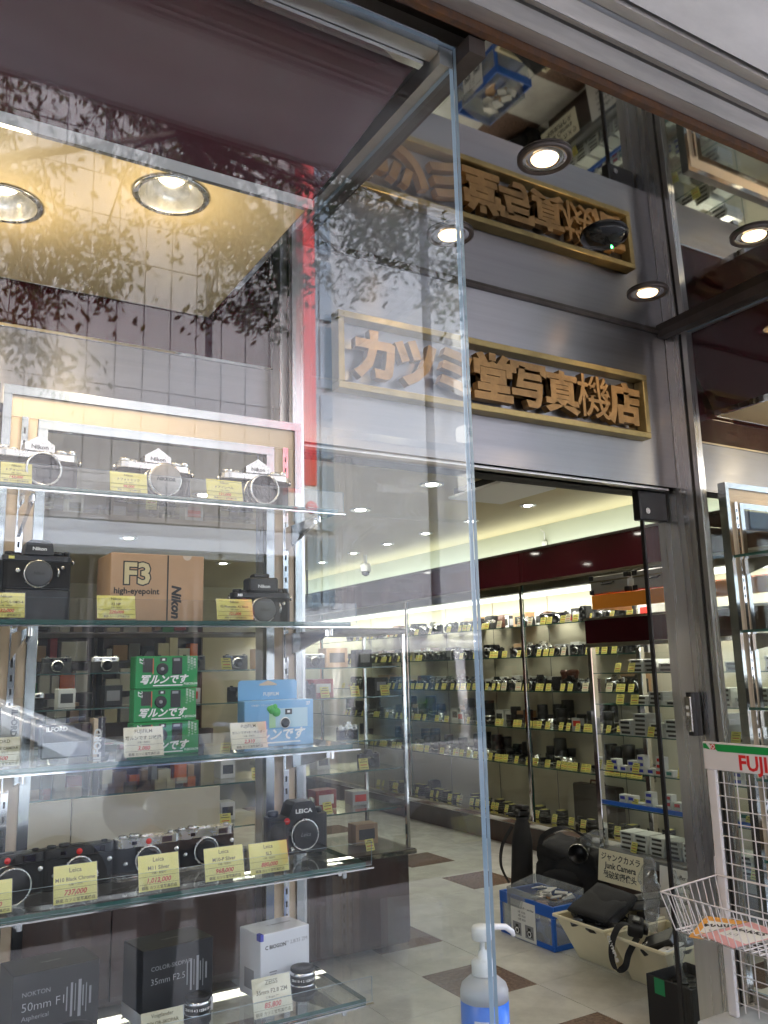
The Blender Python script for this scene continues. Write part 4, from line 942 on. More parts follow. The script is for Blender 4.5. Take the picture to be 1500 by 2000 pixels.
    MB().lathe((-.042, -.019, z0+.040), (0, -1, 0), [(.006, 0), (.006, .004), (.0045, .006), (0, .0065)], satin, 14).obj('self_timer', t)
    if not chromed:
        MB().lathe((.045, .002, z0+.0868), (0, 0, 1), [(.009, 0), (.009, .001), (0, .0012)], satin, 18).obj('dial_disc', t)
        MB().box((-.062, -.0202, z0+.066), (-.050, -.0196, z0+.072), cardy if grip else satin).obj('badge', t)
        MB().lathe((.052, -.0192, z0+.050), (0, -1, 0), [(.0045, 0), (.0045, .004), (0, .005)], satin, 14).obj('sync_socket', t)
        MB().tube([(.040, -.020, z0+.052), (.043, -.026, z0+.040), (.042, -.024, z0+.028)], .0028, satin).obj('release_lever', t)
    if grip:
        b = MB(); b.vbox((-.0735, -.021, 0), (.0735, .024, .0735), blackp, .014, 4); b.obj('motor_drive', t)
        b = MB(); b.vbox((-.096, -.040, .0), (-.0745, .018, .135), leather, .009, 3); b.obj('hand_grip', t)
        MB().lathe((-.085, -.012, .135), (0, 0, 1), [(.007, 0), (.007, .006), (0, .007)], blackp, 14).obj('shutter_button', t)
    return t
def sx(x, Y, z):   # x of a pixel column on a shelf
    d = ray(x, 0); 
    a, b_ = ray(x, 0), ray(x, 2000)
    # solve for the row at which the column meets height z at depth Y
    lo, hi = 0, 2400
    for _ in range(40):
        m = (lo+hi)/2; p = PY(x, m, Y)
        if p.z > z: lo = m
        else: hi = m
    return PY(x, (lo+hi)/2, Y).x
slr('a', 'chrome camera with pointed prism, farthest from the side glass on the top shelf', (sx(70, 1.885, 1.93), 1.885, 1.8825), True, rz=4, s=1.16)
slr('b', 'chrome camera with pointed prism and silver lens cap in the middle of the top shelf', (sx(300, 1.885, 1.93), 1.885, 1.8825), True, rz=3, lens='capped', s=1.16)
slr('c', 'chrome camera with pointed prism at the side-glass end of the top shelf', (sx(497, 1.885, 1.93), 1.885, 1.8825), True, rz=-3, lens='bare', s=1.16)
slr('d', 'black camera with motor grip and grey body cap on the second shelf', (sx(70, 1.88, 1.70), 1.88, 1.6095), False, rz=2, grip=True, prism='block', lens='none', s=.93)
slr('e', 'small black camera with tall finder beside the slotted post on the second shelf', (sx(505, 1.88, 1.65), 1.87, 1.6095), False, rz=-4, prism='tall', lens='none', s=.98)

# rangefinder cameras
def rangefinder(label, loc, top, dot, rz=0, lens=False):
    t = thing('rangefinder_camera', label, 'camera', loc, (0, 0, R(rz)))
    b = MB(); b.vbox((-.0695, -.017, .004), (.0695, .018, .058), leather, .0168, 5); b.obj('body', t)
    b = MB(); b.vbox((-.0695, -.017, 0), (.0695, .018, .0038), top, .0168, 5); b.obj('base_plate', t)
    b = MB(); b.vbox((-.0695, -.0175, .0585), (.0695, .0185, .077), top, .0168, 5); b.obj('top_plate', t)
    b = MB(); b.box((.026, -.0182, .0605), (.050, -.0174, .0745), satin if top is satin else blackp); b.box((.0275, -.0188, .062), (.0485, -.0183, .073), lens_glass); b.obj('viewfinder', t)
    b = MB(); b.box((-.036, -.0184, .064), (-.026, -.0174, .071), lens_glass); b.obj('rangefinder_window', t)
    if dot:
        MB().lathe((-.001, -.0175, .0675), (0, -1, 0), [(.0058, 0), (.0058, .001), (0, .0012)], mat('red enamel dot', (.70, .02, .015), .3), 24).obj('red_dot', t)
    MB().lathe((-.002, -.017, .032), (0, -1, 0), [(.0285, 0), (.0285, .006), (.027, .008), (.0255, .007)], satin, 40).obj('lens_mount', t)
    cap = MB().lathe((-.002, -.0235, .032), (0, -1, 0), [(.0253, 0), (.0253, .001), (.020, .002), (0, .002)], mat('black glossy body cap', (.014, .014, .016), .25), 36).obj('body_cap', t)
    if lens:
        o = MB().lathe((-.002, -.025, .032), (0, -1, 0), [(.024, 0), (.026, .01), (.030, .012), (.030, .034), (.033, .036), (.033, .05), (.031, .051)], blackp, 36).obj('lens', t)
        MB().lathe((-.002, -.076, .032), (0, -1, 0), [(.0315, 0), (.033, .001), (.033, .003), (.0305, .0035), (.03, -.001)], satin, 40, cap=False).obj('front_ring', o)
        MB().lathe((-.002, -.076, .032), (0, -1, 0), [(.030, -.001), (.02, -.01), (0, -.008)], lens_glass, 30).obj('front_glass', o)
    for x, y, z, r in ((.058, -.017, .046, .0055), (-.048, -.017, .03, .0045)):
        MB().lathe((x, y, z), (0, -1, 0), [(r, 0), (r, .003), (r*.7, .005), (0, .005)], satin, 16).obj('button', t)
    MB().tube([(.030, -.020, .033), (.033, -.024, .026), (.035, -.022, .018)], .0026, satin).obj('frame_lever', t)
    for x, r, h in ((-.050, .0085, .005), (-.026, .0105, .006), (.052, .006, .004)):
        MB().lathe((x, 0, .077), (0, 0, 1), [(r*.9, 0), (r, .001), (r, h*.8), (r*.9, h), (0, h)], top, 18).obj('dial', t)
    MB().box((-.012, -.006, .0771), (.012, .012, .079), top).obj('hot_shoe', t)
    return t
rangefinder('black bodied camera with a large lens at the picture edge of the fourth shelf', (sx(10, 1.83, 1.13), 1.83, 1.0955), blackp, True, 4, lens=True)
rangefinder('all black rangefinder camera with body cap next to the Black Chrome price card', (sx(150, 1.84, 1.13), 1.84, 1.0955), blackp, True, 4)
rangefinder('silver topped rangefinder camera with a red dot on its front', (sx(285, 1.855, 1.13), 1.855, 1.0955), satin, True, 4)
rangefinder('silver topped rangefinder camera without a dot, next to the large black hump-topped camera', (sx(397, 1.87, 1.13), 1.87, 1.0955), satin, False, 4)
SL = thing('mirrorless_camera', 'large black camera with white maker lettering on its hump beside the slotted post', 'camera', (sx(578, 1.86, 1.13), 1.86, 1.0955), (0, 0, R(-2)))
b = MB(); b.vbox((-.0735, -.02, 0), (.0735, .024, .083), blackp, .014, 4); b.obj('body', SL)
b = MB(); b.vbox((-.072, -.044, .002), (-.040, -.0205, .076), leather, .010, 4); b.obj('hand_grip', SL)
b = MB(); b.prism([(-.030, .0832), (.040, .0832), (.032, .108), (.024, .114), (-.014, .114), (-.022, .108)], -.034, .022, blackp); b.obj('finder_hump', SL)
MB().text('LEICA', .0125, ink_white, FX(.006, -.0343, .090), bold=.03, sx=1.25).obj('lettering', SL)
MB().lathe((.010, -.02, .042), (0, -1, 0), [(.034, 0), (.034, .010), (.032, .012), (.0305, .011)], satin, 40).obj('lens_mount', SL)
cp = MB().lathe((.010, -.031, .042), (0, -1, 0), [(.0303, 0), (.0303, .002), (.027, .003), (0, .003)], blackp, 40).obj('body_cap', SL)
MB().text('Leica', .012, ink_grey, FX(.010, -.0345, .039), bold=.0, shear=.4).obj('lettering', cp)
rd = MB().lathe((-.030, -.0203, .073), (0, -1, 0), [(.0072, 0), (.0072, .001), (0, .0012)], bpy.data.materials['red enamel dot'], 24).obj('red_dot', SL)
MB().text('Leica', .004, ink_white, FX(-.030, -.0218, .0718), shear=.3).obj('lettering', rd)
MB().lathe((-.018, -.0203, .012), (0, -1, 0), [(.0055, 0), (.0055, .004), (0, .005)], satin, 18).obj('release_button', SL)
for x, r in ((-.056, .0125), (.055, .009)): MB().lathe((x, 0, .083), (0, 0, 1), [(r*.9, 0), (r, .002), (r, .010), (r*.85, .012), (0, .012)], blackp, 20).obj('dial', SL)

# cartons on the shelves
def carton(label, x0, x1, y0, y1, z0, z1, m, rz=0, name='carton', cat='carton', bev=.0015):
    t = thing(name, label, cat, ((x0+x1)/2, (y0+y1)/2, z0+.0006), (0, 0, R(rz)))
    w, d, h = (x1-x0)/2, (y1-y0)/2, z1-z0
    MB().box((-w, -d, 0), (w, d, h), m, bev=bev).obj('box_shell', t)
    return t, w, d, h
# tan F3 carton
Yf = 1.80; x0, x1 = sx(213, Yf, 1.66), sx(397, Yf, 1.66); zt = PY(300, 1083, Yf).z
t, W, D, H = carton('tan cardboard camera carton lettered F3 in outlined numerals', x0, x1, Yf, Yf+.12, 1.609, zt, kraft, 1)
b = MB(); b.text('F3', .062, ink, FX(-W*.45, -D-.0005, H*.56), bold=.075, sx=1.0); b.obj('lettering', t)
b = MB(); b.text('F3', .062, mat('pale gold print', (.52, .44, .24), .5), FX(-W*.45, -D-.001, H*.56), bold=.03); b.obj('lettering', t)
b = MB(); b.text('high-eyepoint', .021, ink, FX(-W*.45, -D-.0005, H*.41), bold=.025, fit=W*.95); b.box((W*.185, -D-.0006, 0.002), (W*.215, -D-.0001, H-.001), ink)
b.text('Nikon', .028, ink, mtx((W*.30, -D-.0005, H*.30), (R(90), R(90), 0)), bold=.045, shear=.2); b.obj('lettering', t)
MB().add([(W*.62+.010*math.cos(a), -D-.0004, H-.0005+.010*math.sin(a)) for a in [math.pi+math.pi*i/10 for i in range(11)]], [tuple(range(11))], mat('inner grey board', (.55, .45, .35), .7)).obj('thumb_notch', t)

# green cartons, three in a stack
yg = 1.785; z = 1.337
for q, (xa, xb, yt, yb, lb) in enumerate(((258, 388, 1404, 1472, 'green disposable camera carton at the bottom of the stack of three'), (262, 383, 1342, 1398, 'green disposable camera carton in the middle of the stack of three'), (264, 386, 1281, 1338, 'green disposable camera carton on top of the stack of three'))):
    x0, x1 = sx(xa, yg, z+.03), sx(xb, yg, z+.03)
    t, W, D, H = carton(lb, x0, x1, yg, yg+.042, z, z+.0665, green_box, (2, -1, 1)[q]); z += .0672
    d = -D-.0005
    b = MB(); b.box((-W*.78, d, H*.50), (-W*.47, d+.0003, H*.93), ink); b.box((W*.16, d-.0008, H*.42), (W*.48, d+.0003, H*.95), blackm, bev=.0003); b.lathe((-W*.16, d, H*.60), (0, -1, 0), [(.0125, 0), (.0125, .001), (.010, .0014), (0, .001)], blackm, 22); b.box((-W*.24, d, H*.83), (-W*.02, d+.0003, H*.95), ink); b.obj('printed_camera', t)
    b = MB(); b.lathe((-W*.16, d-.0012, H*.60), (0, -1, 0), [(.004, 0), (.003, .0004), (0, .0006)], ink_grey, 14); b.box((-W*.17, d-.0006, H*.86), (-W*.08, d-.0003, H*.92), ink_white); b.box((W*.2, d-.0012, H*.84), (W*.4, d-.0009, H*.92), ink_grey); b.box((-W*.465, d, H*.45), (-W*.44, d+.0002, H*.93), mat('red stripe print', (.7, .1, .05), .5)); b.obj('printed_detail', t)
    b = MB(); b.text('写ルンです', .031, ink_white, FX(-W*.08, d-.0016, H*.17), bold=.035, shear=.30, fit=W*1.55); b.box((-W*.45, d-.0014, H*.075), (W*.50, d-.0011, H*.11), ink_white)
    b.text('27', .013, ink_white, mtx((-W*.88, d, H*.84), (R(90), R(90), 0)), bold=.03); b.text('FUJICOLOR', .006, ink_white, FX(W*.78, d, H*.10), bold=.02)
    for k in range(3): b.text('高感度フラッシュ付'[:6-k], .0055, ink_white, mtx((W*(.66+.1*k), d, H*.76), (R(90), R(90), 0)))
    b.obj('lettering', t)
# light blue hanging carton
yb_ = 1.80; x0, x1 = sx(478, yb_, 1.38), sx(612, yb_, 1.38); zt = PY(545, 1368, yb_).z
t, W, D, H = carton('light blue disposable camera carton with a hanging flap, beside the slotted post', x0, x1, yb_, yb_+.045, 1.337, zt, blue_box, -1)
fl = MB(); 
outer = [(-W, H+.0005), (W*.72, H+.0005), (W*.72, H+.040), (W*.66, H+.045), (-W*.94, H+.045), (-W, H+.040)]
fl.prism(outer, D-.004, D-.002, blue_box); fl.obj('hanging_flap', t)
MB().add([(W*-.14+px_*.021, D-.0045, H+.036+pz*.008) for px_, pz in ((-1, -.4), (1, -.4), (1, 0), (.4, .6), (0, 1), (-.4, .6), (-1, 0))], [tuple(range(7))], beige).obj('hang_hole', t)
d = -D-.0005
b = MB(); b.text('FUJIFILM', .0105, ink_white, FX(-W*.05, D-.0046, H+.010), bold=.02); b.text('写ルンです', .036, ink_white, FX(-W*.1, d-.0006, H*.16), bold=.03, shear=.30, fit=W*1.7); b.box((-W*.5, d-.0005, H*.07), (W*.6, d-.0002, H*.10), ink_white); b.text('27', .010, ink_white, FX(W*.84, d, H*.88), bold=.03); b.text('27枚撮り フラッシュ付', .005, ink_white, FX(-W*.5, d, H*.88)); b.obj('lettering', t)
b = MB(); b.box((-W*.3, d, H*.40), (W*.82, d+.0003, H*.82), mat('pale blue print', (.42, .60, .68), .4)); b.box((-W*.3, d-.0002, H*.40), (-W*.12, d, H*.8), mat('pale green print', (.40, .62, .34), .4)); b.obj('printed_camera', t)
b = MB(); b.lathe((W*.16, d-.0003, H*.5), (0, -1, 0), [(.0125, 0), (.0125, .0005), (0, .0006)], ink_white, 24); b.lathe((W*.16, d-.0011, H*.5), (0, -1, 0), [(.0105, 0), (.0105, .0005), (.006, .0008), (0, .0006)], ink, 24); b.box((W*.16, d-.0004, H*.68), (W*.36, d-.0001, H*.80), ink); b.box((W*.22, d-.0006, H*.72), (W*.3, d-.0003, H*.77), ink_white); b.obj('printed_lens', t)
b = MB(); 
for px_, pz, rr in ((-.22, .80, .010), (-.10, .74, .010), (-.30, .82, .006), (-.14, .86, .006)): b.lathe((W*px_, d-.0008, H*pz), (0, -1, 0), [(rr, 0), (rr, .0006), (0, .0008)], mat('leaf green print', (.06, .42, .06), .4), 16)
b.obj('printed_charm', t)
# clear cased single-use cameras
def clearcase(label, x0, x1, Y, z0, h, flip):
    t = thing('boxed_camera', label, 'boxed camera', ((x0+x1)/2, Y+.02, z0+.0006), (0, 0, R(2)))
    W = (x1-x0)/2
    glassbox((-W, -.022, 0), (W, .022, h), acryl, edge_pale, ()).obj('clear_case', t)
    if flip:
        MB().box((-W*.8, -.014, .006), (W*.62, .014, h*.86), blackp, bev=.003).obj('camera_body', t)
        MB().box((-W*.78, -.0155, h*.64), (W*.6, -.0146, h*.84), blackm).obj('face_band', t)
        MB().text('ILFORD', .012, ink_white, FX(-W*.38, -.016, h*.70), bold=.04).obj('lettering', t)
        MB().box((W*.3, -.017, h*.68), (W*.56, -.0157, h*.82), lens_glass).obj('viewfinder', t)
        MB().box((W*.66, -.018, .004), (W*.78, .018, h*.95), beige).obj('label_edge', t)
        o = MB().box((W*.79, -.019, .003), (W*.985, .019, h*.97), mat('navy black label', (.012, .014, .03), .4)).obj('label_strip', t)
        MB().text('ILFORD', .019, ink_white, mtx((W*.87, -.0195, h*.33), (R(90), R(-90), 0)), bold=.05).obj('lettering', o)
        MB().text('SINGLE USE CAMERA', .006, ink_white, mtx((W*.91, -.0195, h*.76), (R(90), R(-90), 0)), fit=.04).obj('lettering', o)
    else:
        MB().box((-W*.9, -.012, .006), (W*.55, .014, h*.86), blackm, bev=.003).obj('camera_body', t)
        MB().box((W*.22, -.0135, .005), (W*.8, .0, h*.88), mat('silver grey plastic', (.42, .41, .38), .4, .3), bev=.002).obj('face_panel', t)
        MB().text('ILFORD', .015, ink, mtx((W*.55, -.0142, h*.62), (R(90), R(90), 0)), bold=.05).obj('lettering', t)
        MB().lathe((-W*.15, -.0135, h*.45), (0, -1, 0), [(.021, 0), (.021, .006), (.018, .008), (.013, .006), (0, .005)], satin, 28).obj('lens_ring', t)
        MB().box((W*.38, -.0155, h*.25), (W*.66, -.0145, h*.40), lens_glass).obj('viewfinder', t)
    return t
clearcase('black camera in a clear plastic case beside the green cartons', sx(66, 1.80, 1.38), sx(206, 1.80, 1.38), 1.80, 1.337, .083, True)
clearcase('silver and black camera in a clear plastic case at the picture edge', sx(-85, 1.80, 1.38), sx(50, 1.80, 1.38), 1.80, 1.337, .125, False)

# lens cartons and lenses on the lowest shelf
def lenscarton(label, xa, xb, Y, yt, m, d, rz, strip, title, big, sub, lens_art=True):
    x0, x1 = sx(xa, Y, .9), sx(xb, Y, .9); zt = PY((xa+xb)/2, yt, Y).z
    t, W, D, H = carton(label, x0, x1, Y, Y+d, .824, zt, m, rz)
    if strip: MB().box((-W-.0006, -D-.0006, .001), (W+.0006, D+.0006, .026), strip).obj('pale_band', t)
    e = -D-.0009; pc = mat('faint silver print', (.30, .30, .31), .45)
    b = MB(); b.text(title, .0115, pc, FX(-W*.78, e, H*.72), align='l', bold=.0); b.text(big, .025, mat('silver print', (.45, .45, .46), .4), FX(-W*.78, e, H*.54), align='l', bold=-.012, fit=W*.95)
    if sub: b.text(sub, .0115, pc, FX(-W*.78, e, H*.43), align='l')
    b.obj('lettering', t)
    if lens_art:
        b = MB()
        for k, (hx, hw, hh, hz) in enumerate(((.22, .03, .30, .58), (.32, .05, .42, .56), (.42, .02, .34, .58), (.50, .07, .46, .56), (.60, .03, .26, .58), (.68, .02, .36, .55), (.76, .05, .22, .57))):
            b.box((W*hx, e, H*(hz-hh/2)), (W*(hx+hw), e+.0003, H*(hz+hh/2)), pc if k % 2 else ink_grey)
        b.obj('printed_lens', t)
    b = MB(); b.text('Voigtländer', .008, pc, UP(0, -D*.1, H+.0008)); b.obj('lettering', t)
    return t, W, D, H
lenscarton('black lens carton lettered NOKTON 50mm F1 at the picture edge of the lowest shelf', 14, 190, 1.80, 1892, blackm, .10, 6, None, 'NOKTON', '50mm F1', 'Aspherical')
lenscarton('black lens carton lettered COLOR-SKOPAR 35mm F2.5 with a white band at its foot', 268, 414, 1.80, 1846, blackm, .10, 8, white, 'COLOR-SKOPAR', '35mm F2.5', None)
whitec = mat('white gloss carton', (.74, .75, .78), .3, var=.03)
x0, x1 = sx(500, 1.80, .9), sx(603, 1.80, .9); zt = PY(560, 1816, 1.80).z
t, W, D, H = carton('white lens carton lettered C BIOGON with blue corners', x0, x1, 1.80, 1.89, .824, zt, whitec, 8)
b = MB(); b.text('C BIOGON', .0105, ink, FX(-W*.82, -D-.0006, H*.76), align='l', bold=.03); b.text('T* 2,8/35 ZM', .0105, ink_grey, FX(W*.9, -D-.0006, H*.77), align='r'); b.text('C BIOGON', .012, ink, UP(W*.2, 0, H+.0008)); b.obj('lettering', t)
b = MB(); b.box((-W-.0005, -D-.0005, H*.04), (-W*.8, -D+.012, H*.12), ink_blue); b.box((-W-.0005, -D-.0005, H*.90), (-W*.88, -D+.016, H+.0005), ink_blue); b.obj('corner_patch', t)
b = MB()
for hz, hw, hh in ((.40, .15, .018), (.36, .12, .014), (.30, .09, .03), (.18, .12, .05)): b.box((-W*.50-W*hw, -D-.0006, H*hz), (-W*.50+W*hw, -D-.0003, H*(hz+hh)), ink_grey)
b.obj('printed_lens', t)
MB().box((-W-.0006, -D*.4, H*.12), (-W-.0003, D*.5, H*.42), ink_grey).obj('side_print', t)
def lens(label, x, Y, r, h, z=.824):
    t = thing('camera_lens', label, 'lens', (x, Y, z+.0006))
    MB().lathe((0, 0, 0), (0, 0, 1), [(r*.86, 0), (r*.9, .003), (r*.9, h*.16)], blackp, 36).lathe((0, 0, 0), (0, 0, 1), [(r*.98, h*.17), (r, h*.19), (r, h*.44), (r*.96, h*.45), (r*.96, h*.52), (r, h*.53), (r, h*.76), (r*.94, h*.77), (r*.90, h*.88), (r*.92, h*.89)], blackp, 36).obj('barrel', t)
    for a, c_ in ((.455, .50), (.775, .87)): MB().lathe((0, 0, 0), (0, 0, 1), [(r*.965, h*a), (r*.975, h*(a+.01)), (r*.965, h*c_)], chrome, 36).obj('ring', t)
    b = MB()
    for k in range(40):
        a = k*2*math.pi/40; b.box((-.0012, -.0004, h*.205), (.0012, .0006, h*.425), rubber, X=mtx((r*1.0*math.sin(a), -r*1.0*math.cos(a), 0), (0, 0, a)))
    b.obj('focus_grip', t, kind='stuff')
    b = MB(); 
    for k in range(14):
        a = R(-75+k*11); b.text(str((22, 16, 11, 8, 4, 2, 1)[k % 7]), .0062, ink_white, mtx((r*1.003*math.sin(a), -r*1.003*math.cos(a), h*.62), (R(90), 0, a)), bold=.03)
    b.obj('lettering', t)
    MB().lathe((0, 0, 0), (0, 0, 1), [(r*.93, h*.885), (r*.97, h*.90), (r*.97, h*.985), (r*.9, h), (r*.5, h), (r*.48, h*.985), (0, h*.985)], blackm, 36).obj('lens_cap', t)
    return t
lens('black lens with silver rings beside the white lens carton', sx(591, 1.765, .86), 1.765, .0265, .062)
lens('black lens with a silver ring beside the COLOR-SKOPAR carton', sx(386, 1.745, .86), 1.745, .0255, .058)
lens('wide black lens with brassy rings before the NOKTON carton', sx(142, 1.74, .86), 1.74, .0365, .052)

# ================================================================== case across the entrance
rn = random.Random(5)
for k, (z, yf) in enumerate([(1.882, 1.785), (1.609, 1.73), (1.337, 1.73), (1.095, 1.68), (.824, 1.69)]):
    for q in range(4):
        x = 2.86+q*.19+rn.uniform(-.02, .02)
        if rn.random() < .55: 
            slr('r', '%s camera, %s shelf of the case behind the wire rack, %s from the entrance' % (('chrome', 'black')[k % 2], sh_name[k], ('first', 'second', 'third', 'fourth')[q]), (x, 1.88, z+.0006), k % 2 == 0, rz=rn.uniform(-6, 6), prism=('peak', 'block')[k % 2], lens='capped')
        else:
            tt, W, D, H = carton('%s carton, %s shelf of the case behind the wire rack, %s from the entrance' % (('tan', 'white')[k % 2], sh_name[k], ('first', 'second', 'third', 'fourth')[q]), x-.06, x+.06, 1.84, 1.92, z, z+rn.uniform(.09, .13), (kraft, paper_w)[k % 2])
            MB().text(('Nikon', 'Canon')[q % 2], .022, ink, FX(0, -D-.0006, H*.5), bold=.04).obj('lettering', tt)
# ================================================================== things standing in the entrance
# hand sanitiser bottle on its stand
ST = thing('sanitiser_stand', 'white stand carrying the hand sanitiser bottle', 'stand', (1.075, 1.47, 0))
MB().cyl((0, 0, .02), (0, 0, .74), .02, white).obj('pole', ST); MB().box((-.07, -.07, .741), (.07, .07, .756), white, bev=.006).obj('tray', ST); MB().lathe((0, 0, 0), (0, 0, 1), [(.13, 0), (.13, .012), (.02, .02)], white, 28).obj('foot', ST)
SB_ = thing('sanitiser_bottle', 'clear pump bottle of blue hand sanitiser standing beside the pale glass edge', 'bottle', (1.075, 1.47, .757)); SB_.scale = (1.1, 1.1, 1.06)
bot = glass('frosted clear bottle', (.93, .95, .97), .05, .12, dirt=.42)
MB().lathe((0, 0, 0), (0, 0, 1), [(.043, .0962), (.043, .112), (.040, .122), (.026, .134), (.018, .137), (.018, .146)], bot, 32).obj('bottle_body', SB_)
MB().lathe((0, 0, 0), (0, 0, 1), [(.040, .0), (.043, .004), (.043, .0955), (0, .096)], mat('blue sanitiser gel', (.02, .17, .74), .3), 32).obj('gel', SB_)
MB().lathe((0, 0, 0), (0, 0, 1), [(.0205, .138), (.021, .14), (.021, .160), (.017, .164), (.009, .166), (.0085, .178), (.0045, .18), (.0045, .198)], white, 28).obj('collar', SB_)
o = MB().lathe((0, 0, 0), (0, 0, 1), [(.017, .198), (.0185, .20), (.0185, .218), (.016, .222), (0, .223)], white, 28).obj('pump_head', SB_)
MB().tube([(.0, 0, .214), (.025, -.004, .217), (.048, -.008, .214), (.062, -.010, .203), (.064, -.010, .196)], [.007, .006, .0055, .005, .004], white, 12).obj('spout', o)
lb = MB(); n = 8
def curved(a0, a1, z0, z1, r, m):
    b = MB(); vs = []
    for i in range(n+1):
        a = R(a0+(a1-a0)*i/n)
        for z in (z0, z1): vs.append((r*math.sin(a), -r*math.cos(a), z))
    return b.add(vs, [(2*i, 2*i+2, 2*i+3, 2*i+1) for i in range(n)], m)
o = curved(-12, 40, .022, .060, .0437, white).obj('label_sheet', SB_)
tb = MB()
for k, ch in enumerate('WELCOME'):
    a = R(-7+k*6.6); tb.text(ch, .0125, ink_blue, mtx((.0441*math.sin(a), -.0441*math.cos(a), .036), (R(90), 0, a)), bold=.03)
tb.obj('lettering', o)
o = curved(-62, -28, .022, .072, .0437, mat('white blue round label', (.8, .8, .82), .4)).obj('label_sheet', SB_)
tb = MB()
for z, wd in ((.052, 'STOP'), (.036, 'ALL')):
    for k, ch in enumerate(wd):
        a = R(-54+k*7); tb.text(ch, .010, ink_blue, mtx((.0441*math.sin(a), -.0441*math.cos(a), z), (R(90), 0, a)), bold=.03)
tb.obj('lettering', o)

# white wire rack on the ledge, with basket and leaflets
wire_w = mat('white coated wire', (.74, .70, .69), .35)
WR = thing('wire_rack', 'white wire display rack with a FUJICOLOR header standing on the pale ledge', 'rack', (2.49, 2.05, .361))
L = .72
def bar(nm, p0, p1, r=.0017, par=WR): return MB().cyl(p0, p1, r, wire_w, n=6).obj(nm, par)
for y in (0, -L): MB().box((-.008, y-.032, 0), (.008, y, .775), wire_w, bev=.002).obj('post', WR)
hdr = MB().box((-.010, -L-.005, .776), (-.004, .006, .868), wire_w, bev=.001).obj('header', WR)
g = mat('green print', (.01, .28, .06), .45)
b = MB(); b.add([(-.0107, -.02, .862), (-.0107, -L, .862), (-.0107, -L, .838), (-.0107, -.055, .838)], [(0, 1, 2, 3)], g); b.add([(-.0107, .004, .862), (-.0107, -.008, .862), (-.0107, -.024, .842), (-.0107, .004, .846)][::1], [(0, 1, 2, 3)], g); b.obj('green_band', hdr)
b = MB(); b.text('FUJICOLOR', .066, mat('red letter print', (.66, .02, .02), .45), FW(-.0107, -.135, .785), bold=.03, align='l'); b.box((-.0109, -.045, .843), (-.0106, -.027, .861), bpy.data.materials['red letter print']); b.obj('lettering', hdr)
MB().text('◇', .018, ink_white, FW(-.0112, -.036, .846), bold=.03).obj('emblem', hdr)
for k in range(17): bar('wire', (-.003, -.034, .735-k*.043), (-.003, -L, .735-k*.043), .0018)
for k in range(14): bar('wire', (.001, -.06-k*.05, .02), (.001, -.06-k*.05, .77), .0018)
BK = thing('wire_basket', 'white wire basket hooked on the front of the wire rack', 'basket', (2.49, 2.045, .78))
def bbar(p0, p1, r=.0018): return MB().cyl(p0, p1, r, wire_w, n=6).obj('wire', BK)
bl = .62; ox = -.285
for p in (((-.01, 0, .015), (ox, 0, .0)), ((ox, 0, 0), (ox, -bl, 0)), ((ox, -bl, 0), (-.01, -bl, .015)), ((-.012, 0, .015), (-.012, -bl, .015))): bbar(*p, r=.0026)
iz = -.115; i0, i1 = -.02, ox+.035
for k in range(9): 
    x = i0+(i1-i0)*k/8; bbar((x, -.02, iz), (x, -bl+.02, iz)); 
for k in range(24):
    y = -.02-(bl-.04)*k/23; bbar((i0, y, iz+.002), (i1, y, iz+.002)); bbar((i1, y, iz), (ox, -bl*k/23, 0))
for k in range(8):
    x = -.02+(ox+.03)*k/8; bbar((x, 0, .012+x*.03), (i0+(i1-i0)*k/8, -.02, iz)); 
bbar((i0, -.02, iz), (i1, -.02, iz)); bbar((i1, -.02, iz), (i1, -bl+.02, iz))
bbar((-.012, .004, .015), (-.012, .004, .07)); bbar((-.012, .004, .07), (-.0, .004, .075))
for q, (y, rz, m1, lb) in enumerate(((-.11, 24, mat('orange yellow leaflet', (.80, .38, .06), .5), 'orange leaflet in a clear sleeve lying in the wire basket, the outermost one'), (-.19, -10, mat('pink leaflet', (.72, .36, .36), .5), 'pink and yellow leaflet lying on the orange one in the wire basket'))):
    LF = thing('leaflet', lb, 'leaflet', (2.49-.150, 2.045+y, .78+iz+.006+q*.004), (0, R(-4), R(rz)))
    MB().box((-.10, -.07, 0), (.10, .07, .0012), m1).obj('sheet', LF)
    b = MB(); b.box((-.05, -.068, .0013), (.06, .05, .0016), paper_w)
    b.obj('printed_panel', LF)
    b = MB(); b.text('MARKS', .05, ink, mtx((.02, 0, .0019), (0, 0, R(-70))), bold=.05, shear=.2, fit=.11); b.text('50', .034, ink_grey, mtx((-.035, .01, .0019), (0, 0, R(-70)))); b.obj('lettering', LF)
    MB().box((-.108, -.078, -.001), (.108, .078, -.0004), plastic_clear).obj('clear_sleeve', LF)

# black umbrella bag stand with green tape
US = thing('umbrella_stand', 'black plastic umbrella drip stand with green tape on its side', 'umbrella stand', (3.04, 2.70, 0.0005))
b = MB(); x0, x1, y0, y1 = -.125, .125, -.12, .12
b.box((x0, y0, 0), (x1, y0+.006, .2), rubber, bev=.002); b.box((x0, y1-.006, 0), (x1, y1, .2), rubber, bev=.002); b.box((x0, y0+.007, 0), (x0+.006, y1-.007, .2), rubber, bev=.002); b.box((x1-.006, y0+.007, 0), (x1, y1-.007, .2), rubber, bev=.002); b.box((x0+.007, y0+.007, 0), (x1-.007, y1-.007, .01), rubber)
b.obj('tub', US)
MB().box((x0+.007, y0+.007, .150), (x1-.007, y1-.007, .158), blackm).obj('inner_plate', US)
for q in range(4):
    b = MB(); b.tube([(x0+.04+.022*k, y0+.05+.045*q+(.012 if k % 2 else -.012), .162) for k in range(9)], .006, blackp, 6); b.obj('zigzag_rib', US)
MB().box((x0-.0012, .02, .135), (x0-.0004, .075, .197), mat('green cloth tape', (.02, .26, .10), .6)).obj('tape', US)
